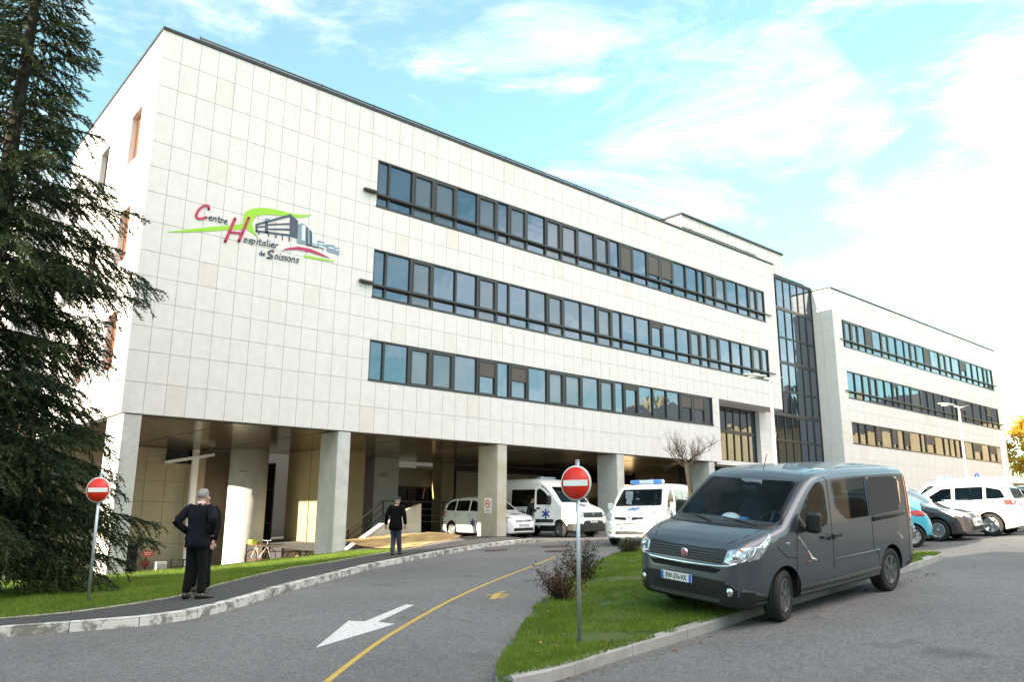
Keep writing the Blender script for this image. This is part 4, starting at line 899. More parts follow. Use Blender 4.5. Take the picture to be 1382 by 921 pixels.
# ------------------------------------------------------------------ road signs, lamps, rails, bicycles
def aim(x, y, tx=0, ty=0): return math.atan2(ty-y, tx-x)+math.pi/2      # local -y faces the target
def no_entry(label, x, y, z, hp, r, rz, lean=0):
    root = thing('no_entry_sign', label, 'road sign', (x, y, z), (0, lean, rz), 'no entry signs')
    b = MB(); b.tube([(0, 0, -.25), (0, 0, hp)], .026, 14); b.lathe([(.029, hp), (.029, hp+.012), (.02, hp+.016)], 14); b.build('pole', STEEL, root)
    d = MB(); n = 40; d.lathe([(r, -.048), (r+.004, -.044), (r+.004, -.040), (r, -.036)], 48, axis='y', c=(0, 0, hp-r-.06))
    disc = d.build('disc', SIGNBACK, root)
    f = MB(); f.lathe([(.001, -.0535), (r-.002, -.0535), (r-.002, -.047)], 48, axis='y', c=(0, 0, hp-r-.06)); f.build('white_rim', SIGNWHITE, disc)
    f = MB(); f.lathe([(.001, -.0575), (r*.925, -.0575), (r*.925, -.0530)], 48, axis='y', c=(0, 0, hp-r-.06)); f.build('red_field', RED, disc)
    f = MB(); f.box(-r*.80, r*.80, -.0615, -.0560, hp-r-.06-r*.17, hp-r-.06+r*.17); f.build('white_bar', SIGNWHITE, disc)
    for k_ in (-r*.5, r*.5): c = MB(); c.box(-.04, .04, -.036, .034, hp-r-.06+k_-.015, hp-r-.06+k_+.015); c.build('clamp', STEEL, root)
no_entry('round red no entry sign on a grey pole on the traffic island', 7.21, 7.01, gz(7.21, 7.01)+.12, 2.17, .215, aim(7.21, 7.01, -2.4, 4.4))
no_entry('round red no entry sign on a leaning grey pole on the lawn under the cedar', 3.71, 15.05, gz(3.71, 15.05)+.12, 2.12, .215, aim(3.71, 15.05, -3.3, 7.6), R(-.8))

def street_lamp(label, x, y, h, rz):
    root = thing('street_lamp', label, 'street lamp', (x, y, gz(x, y)), (0, 0, rz), 'white street lamps')
    b = MB(); b.lathe([(.10, -.2), (.10, .6), (.062, .65), (.058, h-.5), (.045, h)], 16); b.build('pole', mat('pale_grey_pole', (.50, .51, .52), .5), root)
    b = MB(); b.tube([(0, 0, h-.1), (0, 0, h+.08), (-.25, 0, h+.13)], [.06, .05, .04], 8); b.tube([(0, 0, h+.03), (.55, 0, h+.17)], [.035, .012], 6); b.build('arm', SIGNBACK, root)
    hd = MB(); bm = bmesh.new(); bmesh.ops.create_uvsphere(bm, u_segments=18, v_segments=10, radius=1)
    for v in bm.verts: v.co = Vector((-.62+v.co.x*.5, v.co.y*.16*(1.1-.25*v.co.x), h+.20+v.co.x*-.05+(v.co.z*.10 if v.co.z > 0 else v.co.z*.05)))
    hd.smooth = True; hd.bm(bm); hd.build('lamp_head', mat('lamp_grey', (.30, .32, .31), .35, metal=.3), root)
    g = MB(); g.ball((-.66, 0, h+.165), (.26, .11, .06), 12); g.build('lamp_glass', mat('lamp_diffuser', (.45, .47, .45), .15), root)
street_lamp('white street lamp post standing behind the grey van', 28.2, 16.6, 6.05, R(-41))
street_lamp('white street lamp post in front of the second block, further right', 44.7, 15.5, 6.0, R(-41))

# stair down to the sunken court: parapet, landing and rails
ST = thing('concrete_stair', 'concrete stair parapet rising beside the sunlit earth bank behind the columns', 'stair', (16.5, 27.0, .3))
b = MB(); b.prism([(14.6, -1.2), (15.3, .32), (16.9, 1.34), (18.0, 1.98), (18.62, 2.20), (18.66, .2), (18.6, -1.2)], 'y', 26.95, 27.2); W(b, 'parapet', CONC_DIRTY, ST)
b = MB(); b.prism([(14.62, -.05), (15.28, .345), (16.88, 1.365), (16.86, 1.43), (15.24, .42), (14.6, .03)], 'y', 26.9, 27.25); W(b, 'parapet_cap', CONC, ST)
b = MB()
for i in range(12): b.box(14.7+i*.3, 18.7, 27.2, 28.9, -1.2, -.75+.15*(i+1))
W(b, 'steps', CONC, ST)
b = MB(); b.box(18.7, 28, 28.9, 29.2, -.5, 1.0); W(b, 'landing_wall', CONC, ST)
RL = thing('metal_railing', 'dark metal railing along the stair and landing under the building', 'railing', (17, 29, .8))
b = MB()
sl = lambda x: lerp(.75, 2.32, (x-15.9)/(18.1-15.9))
for dz in (0, -.30, -.58, -.85): b.tube([(14.9, 29.0, sl(14.9)+dz), (18.1, 29.0, sl(18.1)+dz), (26.5, 29.0, sl(18.1)+dz)], .03 if dz == 0 else .02, 6)
W(b, 'rail', DARKMETAL, RL)
for x in [15.0, 16.5, 18.1, 19.6, 21.2, 22.8, 24.4, 26.4]:
    b = MB(); b.tube([(x, 29.0, sl(min(x, 18.1))-1.35), (x, 29.0, sl(min(x, 18.1)))], .032, 6); W(b, 'post', DARKMETAL, RL)
def court_rail(label, xs, y, z, m):
    r = thing('metal_railing', label, 'railing', (xs[0], y, z), group='low railings in the sunken court')
    for dz in (1.0, .7, .38):
        b = MB(); b.tube([(0, 0, dz), (xs[-1]-xs[0], 0, dz)], .025, 6); b.build('rail', m, r)
    for x in xs: b = MB(); b.box(x-xs[0]-.025, x-xs[0]+.025, -.03, .03, -.4, 1.03); b.build('post', DARKMETAL, r)
court_rail('copper coloured low railing behind the parked bicycles in the sunken court', [13.95, 14.9, 15.55], 32.9, -.52, RUSTRAIL)
court_rail('dark low railing in front of the sunlit wall in the sunken court', [15.6, 16.4, 17.05], 32.95, -.56, DARKMETAL)
court_rail('short dark railing below the red door notice in the sunken court', [11.9, 12.4, 13.0], 35.8, -1.2, DARKMETAL)
def bicycle(label, loc, rz, c, bag):
    r = thing('bicycle', label, 'bicycle', loc, (0, 0, rz), 'bicycles in the sunken court')
    f = MB(); A_, B_, C_, D_, E_ = (-.5, 0, .34), (-.08, 0, .28), (-.22, 0, .82), (.38, 0, .80), (.55, 0, .34)
    for p, q in ((A_, B_), (A_, C_), (B_, C_), (C_, D_), (B_, D_), (D_, E_)): f.tube([p, q], .018, 6)
    f.build('frame', c, r)
    for x in (-.5, .55): w = MB(); w.lathe([(.315, -.02), (.34, -.012), (.34, .012), (.315, .02)], 28, axis='y', c=(x, 0, .34), close=True); [w.tube([(x, 0, .34), (x+.32*math.cos(k_*.7), 0, .34+.32*math.sin(k_*.7))], .003, 3) for k_ in range(9)]; w.build('wheel', RUBBER, r)
    s = MB(); s.bbox(-.34, -.10, -.07, .07, .88, .94, .02); s.tube([(-.22, 0, .8), (-.22, 0, .9)], .014, 6); s.build('saddle', BLACKP, r)
    h = MB(); h.tube([(.38, 0, .78), (.36, 0, 1.0)], .015, 6); h.tube([(.30, -.27, 1.03), (.37, -.1, 1.0), (.37, .1, 1.0), (.30, .27, 1.03)], .013, 6); h.build('handlebar', STEEL, r)
    if bag: g = MB(); g.bbox(-.62, -.30, -.12, .12, .88, 1.06, .04); g.build('luggage_bag', mat('hi_vis_yellow', (.62, .70, .04), .5), r)
bicycle('bicycle with a yellow bag on its carrier near the round column', (14.35, 32.4, -.35), R(20), mat('white_orange_frame', (.66, .58, .50), .35), True)
bicycle('thin black bicycle leaning in front of the sunlit wall', (16.4, 32.55, -.45), R(4), BLACKP, False)

# small notices
def plaque(name, label, cat, loc, rz, w, h, m, group=None):
    r = thing(name, label, cat, loc, (0, 0, rz)); b = MB(); b.box(-w/2, w/2, -.012, 0, -h/2, h/2); b.build('board', m, r); return r
def text_mesh(s, size, ext=.002, bold=0, sx=1.0):
    c = bpy.data.curves.new('t', 'FONT'); c.body = s; c.size = size; c.extrude = ext; c.align_x = 'CENTER'; c.align_y = 'CENTER'; c.offset = bold; c.resolution_u = 3
    o = bpy.data.objects.new('t', c); col.objects.link(o); me = evaluated(o); bpy.data.objects.remove(o)
    for v in me.vertices: v.co.x *= sx
    return me
def text_on(parent, s, size, loc, m, rot=(math.pi/2, 0, 0), bold=0, sx=1.0, name='lettering'):
    me = text_mesh(s, size, .0015, bold, sx); me.materials.clear(); me.materials.append(m)
    o = link(bpy.data.objects.new(name, me), parent); o.location = loc; o.rotation_euler = rot; return o
pq = plaque('no_smoking_sign', 'small white sign with a red prohibition ring on the side of the stained column', 'sign', (X0+7.641+7.316-.502, Y0+.62, 2.15), -math.pi/2, .44, .62, SIGNWHITE)
b = MB(); b.lathe([(.125, -.018), (.165, -.018), (.165, -.013), (.125, -.013)], 28, axis='y', c=(0, 0, .06), close=True); b.box(-.135, .135, -.018, -.013, .045, .075, Matrix.Translation((0, 0, .06)) @ Matrix.Rotation(R(40), 4, 'Y') @ Matrix.Translation((0, 0, -.06))); b.build('red_ring', RED, pq)
b = MB(); b.box(-.09, .09, -.0165, -.0128, .045, .075); b.build('cigarette', PLATEK, pq)
b = MB(); [b.box(-.16, .16, -.014, -.0125, z, z+.018) for z in (-.20, -.24)]; b.build('small_print', PLATEK, pq)
pq = plaque('wall_notice', 'small red notice beside the bronze door in the sunken court', 'sign', (11.2, YB+.015, .05), 0, .40, .23, RED)
b = MB(); [b.box(-.15+.02*i, .15-.03*i, -.0145, -.0122, z, z+.03) for i, z in enumerate((.03, -.05))]; b.build('small_print', SIGNWHITE, pq)
bx = thing('utility_box', 'small white box at the foot of the wall beyond the lawn', 'box', (11.5, 35.9, -1.25)); b = MB(); b.bbox(-.22, .22, -.15, .15, 0, 1.0, .02); b.build('cabinet', WHITEM, bx); b = MB(); b.box(-.2, .2, -.16, -.151, .2, .9); b.build('cabinet_door', CONC, bx)
hr = thing('hose_reel', 'dark red hose reel on the wall below the red notice', 'hose reel', (11.12, YB+.0, -.35)); b = MB(); b.lathe([(.02, -.12), (.14, -.12), (.14, -.02), (.02, -.02)], 18, axis='y'); b.build('drum', mat('dark_red', (.25, .03, .03), .5), hr); b = MB(); b.box(-.03, .03, -.03, .0, -.25, .25); b.build('bracket', DARKMETAL, hr)
# things standing outside the second block
sp = thing('sign_post', 'slim white post with a small panel in front of the second block', 'sign post', (49.5, 15.2, gz(49.5, 15.2))); b = MB(); b.tube([(0, 0, -.2), (0, 0, 5.0)], .09, 10); b.build('pole', WHITEM, sp); b = MB(); b.bbox(-.12, .12, -.16, -.10, 4.1, 5.0, .02, Matrix.Rotation(R(-50), 4, 'Z')); b.build('panel', mat('pale_pink_panel', (.75, .55, .50), .5), sp)

# ------------------------------------------------------------------ people
def skin(name, nodes_, edges, m, parent, sub=2, root=0):
    """grow one continuous surface round a jointed skeleton: nodes are (x,y,z,radius[,radius2])"""
    me = bpy.data.meshes.new(name); me.from_pydata([n_[:3] for n_ in nodes_], edges, [])
    o = bpy.data.objects.new(name, me); col.objects.link(o)
    md = o.modifiers.new('s', 'SKIN'); md.use_smooth_shade = True
    for i, n_ in enumerate(nodes_):
        d = me.skin_vertices[0].data[i]; d.radius = (n_[3], n_[4] if len(n_) > 4 else n_[3]); d.use_root = (i == root)
    if sub: ms = o.modifiers.new('u', 'SUBSURF'); ms.levels = sub; ms.render_levels = sub
    m2 = evaluated(o); bpy.data.objects.remove(o)
    for p in m2.polygons: p.use_smooth = True
    m2.materials.clear(); m2.materials.append(m); m2.name = name
    return link(bpy.data.objects.new(name, m2), parent)
def smooth3(pts):
    o = [pts[0]]
    for a_, b_ in zip(pts[:-1], pts[1:]): o += [a_*.75+b_*.25, a_*.25+b_*.75]
    o = o[:1]+o[2:-1]+[pts[-1]]
    return o
def chain(*idx): return list(zip(idx, idx[1:]))
def person(label, loc, rz, P, jacket, trousers, shoe, hair, hem=.80, shirt=None, cap=None, group=None, s=1.0, bald=0, lapel=None):
    """P: joint positions (local, +y is where the chest faces)"""
    r = thing('person', label, 'person', loc, (0, 0, rz), group); r.scale = (s, s, s)
    V = lambda k_: Vector(P[k_])
    N = []; E = []; ix = {}
    def nd(k_, p, *rad): ix[k_] = len(N); N.append((*p, *rad)); return ix[k_]
    nd('pel', V('pelvis'), .125, .10); nd('wst', V('waist'), .125, .095); nd('che', V('chest'), .15, .105); nd('nek', V('neck'), .058, .06)
    E += chain(0, 1, 2, 3)
    hd = V('head'); up = (hd-V('neck')).normalized(); fw = Vector(P.get('look', (0, 1, 0))).normalized(); rt = fw.cross(Vector((0, 0, 1))).normalized()
    nd('jaw', hd-up*.075+fw*.025, .062, .07); nd('mid', hd+up*.0, .076, .094); nd('top', hd+up*.075-fw*.008, .066, .082)
    E += chain(3, 4, 5, 6)
    nd('nose', hd+fw*.107-up*.015, .013, .018); E.append((5, ix['nose']))
    for sg in (-1, 1): nd('ear%d' % sg, hd+rt*.088*sg-up*.005, .014, .024); E.append((5, ix['ear%d' % sg]))
    for sd in ('l', 'r'):
        a = nd('sh'+sd, V('sh'+sd), .05); b_ = nd('el'+sd, V('el'+sd), .028); c = nd('wr'+sd, V('wr'+sd), .028, .024)
        hv = Vector(P['hd'+sd]).normalized(); pm = nd('pa'+sd, V('wr'+sd)+hv*.07, .036, .018); E += [(2, a)]+chain(a, b_, c, pm)
        h = nd('hp'+sd, V('hp'+sd), .082, .085); k_ = nd('kn'+sd, V('kn'+sd), .055); an = nd('an'+sd, V('an'+sd), .038); ff = Vector(P['ft'+sd]).normalized()
        to = nd('to'+sd, V('an'+sd)+ff*.055+Vector((0, 0, -.055)), .024, .02); E += [(0, h)]+chain(h, k_, an, to)
    body = skin('body', N, E, SKIN, r)
    # five bent fingers a hand, rooted in the palm, joined to the body mesh
    fm = MB()
    for sd in ('l', 'r'):
        hv = Vector(P['hd'+sd]).normalized(); sx = hv.cross(Vector((0, 0, 1))); sx = sx.normalized() if sx.length > .1 else Vector((0, 1, 0)) ; pn_ = hv.cross(sx).normalized(); base = V('wr'+sd)+hv*.085
        for j, ln in enumerate((.068, .078, .072, .055)):
            p0 = base+sx*(j-1.5)*.019; cu = pn_*(.25 if sd == 'l' else -.25)
            fm.tube([p0-hv*.02, p0+hv*ln*.5, p0+(hv+cu)*ln*.8, p0+(hv*.85+cu*1.8)*ln], [.0095, .009, .0085, .006], 6)
        p0 = V('wr'+sd)+hv*.045+sx*-.03; fm.tube([p0, p0-sx*.03+hv*.03, p0-sx*.035+hv*.065], [.011, .010, .007], 6)
    f = fm.build('hand_digits', SKIN, None); 
    bmj = bmesh.new(); bmj.from_mesh(body.data); bmj.from_mesh(f.data); bmj.to_mesh(body.data); bmj.free(); bpy.data.objects.remove(f)
    # clothes
    pv, wv, cv, nk_ = V('pelvis'), V('waist'), V('chest'), V('neck'); jk = MB(); jk.smooth = True
    shm = (V('shl')+V('shr'))/2; side_ = (V('shr')-V('shl')).normalized()
    prof_ = [(pv+Vector((0, 0, hem-pv.z-.004)), .196, .140), (pv+Vector((0, 0, hem-pv.z)), .206, .150), (pv*.6+Vector((pv.x, pv.y, hem))*.4, .203, .150), (pv+Vector((0, 0, .03)), .192, .144), (wv, .172, .128), (wv*.55+cv*.45, .182, .132), (cv, .200, .138), (cv*.45+shm*.55, .208, .132), (shm+Vector((0, 0, .012)), .196, .108), (shm+Vector((0, 0, .045)), .135, .088), (nk_-Vector((0, 0, .03)), .078, .074), (nk_+Vector((0, 0, .03 if cap is not None else -.005)), .070, .068)]
    n = 28; vs = []
    for c_, rx_, ry_ in prof_:
        for j in range(n):
            t = 2*math.pi*j/n; q_ = Vector((abs(math.cos(t))**.85*math.copysign(1, math.cos(t))*rx_, abs(math.sin(t))**.9*math.copysign(1, math.sin(t))*ry_, .006*math.sin(5*t+c_.z*9)))
            if abs(t-1.5*math.pi) < .12 and c_.z < pv.z+.05: q_.y += .012
            vs.append(c_+side_*q_.x+Vector((0, q_.y, q_.z)))
    jk.add(vs, [(i*n+j, i*n+(j+1) % n, (i+1)*n+(j+1) % n, (i+1)*n+j) for i in range(len(prof_)-1) for j in range(n)]+[tuple(range(n))])
    for sd in ('l', 'r'):
        s0, e0, w0 = V('sh'+sd), V('el'+sd), V('wr'+sd); w0 = w0+(e0-w0)*.06; inn = s0+(cv-s0)*.30
        pts = [inn, s0+(inn-s0)*.3, s0*.8+e0*.2, s0*.5+e0*.5, e0+(s0-e0)*.10, e0, e0+(w0-e0)*.12, (e0+w0)/2, w0]
        jk.tube([tuple(q_) for q_ in pts], [lerp(.088, .052, i_/(len(pts)-1)) for i_ in range(len(pts))], 14)
    jk.build('jacket', jacket, r)
    N = []; E = []; ix = {}
    a0 = nd('w', wv-Vector((0, 0, .04)), .145, .11); a1 = nd('p', pv-Vector((0, 0, .03)), .155, .13); E += [(0, 1)]
    for sd in ('l', 'r'):
        h = nd('h'+sd, V('hp'+sd)-Vector((0, 0, .06)), .098, .108); k_ = nd('k'+sd, V('kn'+sd), .078, .082); m_ = nd('m'+sd, (V('kn'+sd)+V('an'+sd))/2, .07, .076); a = nd('a'+sd, V('an'+sd)+Vector((0, 0, -.02)), .068, .078); E += [(1, h)]+chain(h, k_, m_, a)
    skin('trousers', N, E, trousers, r, root=1)
    for sd in ('l', 'r'):
        an = V('an'+sd); ff = Vector(P['ft'+sd]).normalized(); b = MB()
        q = [an-ff*.085+Vector((0, 0, -.045)), an-ff*.02+Vector((0, 0, -.040)), an+ff*.08+Vector((0, 0, -.052)), an+ff*.17+Vector((0, 0, -.066)), an+ff*.20+Vector((0, 0, -.07))]
        sx = ff.cross(Vector((0, 0, 1))).normalized(); rr_ = [(.036, .048), (.042, .05), (.046, .04), (.040, .026), (.018, .016)]; vs = []; n = 12
        for p, (aw, ah) in zip(q, rr_):
            for j in range(n): t = 2*math.pi*j/n; w_ = p+sx*math.cos(t)*aw+Vector((0, 0, max(-1, math.sin(t)*1.0)*ah)); vs.append((w_.x, w_.y, max(w_.z, an.z-.092)))
        fs = [(i*n+j, i*n+(j+1) % n, (i+1)*n+(j+1) % n, (i+1)*n+j) for i in range(4) for j in range(n)]+[tuple(range(n)), tuple(4*n+j for j in range(n))]
        b.smooth = True; b.add(vs, fs); b.build('shoe', shoe, r)
    if shirt is not None:
        b = MB(); nk = V('neck'); b.lathe([(.070, -.035), (.073, .0), (.066, .022), (.060, .0)], 18, M=Matrix.Translation(nk), close=True); b.build('shirt_collar', shirt, r)
        cf = (V('chest')+V('waist'))/2; b = MB(); b.ball(cf+Vector((0, .075, .03)), (.085, .075, .25), 14); b.build('shirt_front', shirt, r)
    hm = Matrix.Translation(hd) @ Matrix((rt, fw, up)).transposed().to_4x4()
    if cap is not None:
        b = MB(); b.smooth = True; b.ball((0, .0, .062), (.104, .130, .062), 18, hm); b.bbox(-.07, .07, .07, .17, .05, .066, .006, hm); b.build('cap', cap, r)
        b = MB(); b.ball((0, -.022, .012), (.086, .092, .05), 14, hm); b.build('hair', hair, r)
    else:
        b = MB(); bm = bmesh.new(); bmesh.ops.create_uvsphere(bm, u_segments=20, v_segments=14, radius=1)
        kill = [v for v in bm.verts if (v.co.y > .45-.5*(v.co.z > .25) *0 and v.co.z < .55) or v.co.z < -.72 or (bald and v.co.z > .93)]
        bmesh.ops.delete(bm, geom=kill, context='VERTS')
        for v in bm.verts: v.co = Vector((v.co.x*.0875, v.co.y*.105-.012, v.co.z*.094+.026))*(1+.03*math.sin(v.co.x*23+v.co.z*17)*math.cos(v.co.y*19))
        b.smooth = True; b.bm(bm, hm); b.build('hair', hair, r)
    b = MB(); [b.ball((sg*.034, .088, .012), (.013, .008, .007), 8, hm) for sg in (-1, 1)]; b.build('eyes', mat('eye_white_dark', (.08, .06, .05), .3), r)
    b = MB(); b.ball((0, .088, -.062), (.026, .008, .006), 8, hm); b.build('mouth', mat('lips', (.35, .14, .12), .5), r)
    return r
SUIT = mat('dark_navy_suit', (.0042, .005, .0095), .85, spec=.2, var=.3, vscale=5, bump=.9, bscale=7); SUITT = mat('black_trousers', (.0035, .0035, .0045), .9, spec=.2, bump=.9, bscale=8, stretch=(1, 1, .35))
COAT = mat('black_coat', (.0025, .0025, .003), .95, spec=.15, bump=.9, bscale=7); JEANS = mat('faded_jeans', (.030, .042, .068), .9, var=.2, vscale=12); SHOE = mat('black_shoes', (.012, .011, .010), .35)
GREYH = mat('grey_hair', (.22, .215, .21), .85, var=.25, vscale=60); DARKH = mat('dark_hair', (.025, .02, .018), .8)
PINK = mat('pink_shirt', (.70, .42, .50), .8); TWEED = mat('brown_tweed_cap', (.028, .020, .016), .95, var=.3, vscale=80)
stand = dict(pelvis=(0, 0, .93), waist=(0, 0, 1.08), chest=(0, .0, 1.32), neck=(0, .0, 1.50), head=(0, .035, 1.625),
 shl=(-.185, 0, 1.42), shr=(.185, 0, 1.42), ell=(-.335, -.13, 1.19), elr=(.335, -.13, 1.19), wrl=(-.20, .045, 1.02), wrr=(.215, .045, 1.02), hdl=(.5, .7, -.45), hdr=(-.5, .7, -.45),
 hpl=(-.09, 0, .88), hpr=(.09, 0, .88), knl=(-.10, .02, .49), knr=(.12, .02, .49), anl=(-.115, -.02, .092), anr=(.15, -.02, .092), ftl=(-.3, 1, 0), ftr=(.75, .8, 0))
FWD = Vector((math.sin(R(41)), math.cos(R(41))))
def face(dx, dy): return math.atan2(dy, dx)-math.pi/2          # local +y towards (dx,dy)
ax, ay = 4.78, 13.22
person('grey haired man in a dark navy suit seen from behind with hands on his hips', (ax, ay, gz(ax, ay)+.12), face(.80, .62), stand, SUIT, SUITT, SHOE, GREYH, hem=.80, shirt=PINK, bald=1, s=1.0, group='men talking on the pavement')
p2 = dict(stand); p2.update(ell=(-.25, .02, 1.13), wrl=(-.25, .12, .88), hdl=(0, .25, -1), elr=(.26, -.02, 1.13), wrr=(.25, .10, .88), hdr=(0, .2, -1), look=(.2, 1, 0), ftl=(-.4, 1, 0), ftr=(.4, 1, 0))
bx_, by_ = 5.27, 14.30
person('man in a dark suit and pale shirt mostly hidden behind the grey haired man', (bx_, by_, gz(bx_, by_)+.12), face(-.75, -.66), p2, mat('charcoal_suit', (.006, .0055, .007), .9, spec=.15), SUITT, mat('brown_shoes', (.045, .028, .02), .4), DARKH, hem=.80, shirt=mat('pale_shirt', (.62, .60, .72), .8), s=1.0, group='men talking on the pavement')
walk = dict(stand); walk.update(chest=(0, .04, 1.31), neck=(0, .07, 1.485), head=(0, .115, 1.60), shl=(-.18, .03, 1.41), shr=(.18, .03, 1.41), ell=(-.275, -.05, 1.14), wrl=(-.30, .02, .89), elr=(.275, -.06, 1.14), wrr=(.29, .02, .90), hdl=(0, .3, -1), hdr=(0, .3, -1),
 knl=(-.08, .13, .50), anl=(-.07, -.02, .10), knr=(.09, .08, .49), anr=(.10, .22, .095), ftl=(-.1, 1, 0), ftr=(.1, 1, 0))
person('man in a black coat, flat cap and jeans walking away along the pavement', (13.29, 20.55, gz(13.29, 20.55)+.12), face(.72, .69), walk, COAT, JEANS, SHOE, GREYH, hem=.74, cap=TWEED, s=1.0)
lean = dict(stand); lean.update(waist=(0, .02, 1.08), chest=(0, .09, 1.31), neck=(0, .15, 1.48), head=(0, .20, 1.60), shl=(-.18, .10, 1.40), shr=(.18, .10, 1.40), ell=(-.24, .34, 1.14), wrl=(-.20, .56, 1.05), elr=(.24, .34, 1.14), wrr=(.20, .58, 1.10), hdl=(0, 1, -.2), hdr=(0, 1, -.1), ftl=(-.2, 1, 0), ftr=(.2, 1, 0))
person('person in dark uniform bending towards the open ambulance door', (23.43, 25.75, gz(23.43, 25.75)+.01), face(.55, -.85), lean, mat('dark_uniform', (.006, .007, .011), .85), SUITT, SHOE, DARKH, hem=.82, s=.97)
# ------------------------------------------------------------------ vehicles
# local frame: x from the front bumper backwards, y across (driver side -y), z up from the ground
def loft_body(sp, inset=0, x0=None, x1=None, zfloor=None):
    L_ = sp['L']; prof, plan, bot, tum = sp['prof'], sp['plan'], sp['bot'], sp['tum']; rc = sp.get('rc', .14); crown = sp.get('crown', .03)
    xs = sorted(set([round(p[0], 4) for p in prof+plan]+[round(L_*i/34, 4) for i in range(35)]))
    xs = [x for i, x in enumerate(xs) if i == 0 or x-xs[i-1] > .004]
    if x0 is not None: xs = [x0]+[x for x in xs if x0+.02 < x < x1-.02]+[x1]
    zl = sp['zl']; rings = []
    for x in xs:
        zt = interp(prof, x)-inset; zb = interp(bot, x) if zfloor is None else zfloor; w = interp(plan, x)-inset
        rcx = min(rc, (zt-zb)*.42); g = lambda z: interp(tum, z)
        h = [(0, zb), (w*.5, zb), (w*g(zb)*.93, zb+.004), (w*g(zb+.05), zb+.05)]
        for z in zl: z_ = min(max(z, zb+.05), zt-rcx); h.append((w*g(z_), z_))
        ye = w*g(zt-rcx); rx = rc*sp.get('rcy', 1.2)*min(1, rcx/rc+.25)
        for a in (18, 36, 54, 72, 90): h.append((ye-rx*(1-math.cos(R(a))), zt-rcx+rcx*math.sin(R(a))))
        y9 = h[-1][0]
        for k_ in (.75, .45, .2, 0): h.append((y9*k_, zt+crown*(1-k_*k_)*min(1, (zt-zb)/1.)))
        rings.append((x, h))
    m = len(rings[0][1]); bm = bmesh.new(); R_ = []
    for x, h in rings:
        left = [bm.verts.new((x, -y, z)) for y, z in h]; right = [left[0]]+[bm.verts.new((x, y, z)) for y, z in h[1:-1]]+[left[-1]]
        R_.append(left+right[-2:0:-1])
    for a, b in zip(R_, R_[1:]):
        n = len(a)
        for j in range(n):
            try: bm.faces.new((a[j], a[(j+1) % n], b[(j+1) % n], b[j]))
            except ValueError: pass
    bm.faces.new(R_[0][::-1]); bm.faces.new(R_[-1])
    bmesh.ops.remove_doubles(bm, verts=bm.verts[:], dist=.0008)
    bmesh.ops.dissolve_degenerate(bm, edges=bm.edges[:], dist=.0005)
    bmesh.ops.recalc_face_normals(bm, faces=bm.faces[:])
    me = bpy.data.meshes.new('b'); bm.to_mesh(me); bm.free(); return me
def boolean(me, cutters):
    o = bpy.data.objects.new('tmp', me); col.objects.link(o); tmp = [o]
    for c in cutters:
        co = bpy.data.objects.new('cut', c); col.objects.link(co); tmp.append(co); md = o.modifiers.new('b', 'BOOLEAN'); md.operation = 'DIFFERENCE'; md.solver = 'EXACT'; md.object = co; md.material_mode = 'INDEX' if hasattr(md, 'material_mode') else md.material_mode
    r = evaluated(o)
    for t in tmp: bpy.data.objects.remove(t)
    return r
def prism_mesh(poly, axis, a, b):
    m = MB(); m.prism(poly, axis, a, b); return m.mesh('c', [])
def rpoly(poly, r=.06, n=4):
    """round the corners of a polygon"""
    out = []; k = len(poly)
    for i in range(k):
        p0, p, p1 = Vector(poly[i-1]), Vector(poly[i]), Vector(poly[(i+1) % k]); a = (p0-p); b = (p1-p); ra = min(r, a.length*.45, b.length*.45); a = p+a.normalized()*ra; b = p+b.normalized()*ra
        for j in range(n+1): t = j/n; q = a*(1-t)**2+p*2*t*(1-t)+b*t*t; out.append((q.x, q.y))
    return out
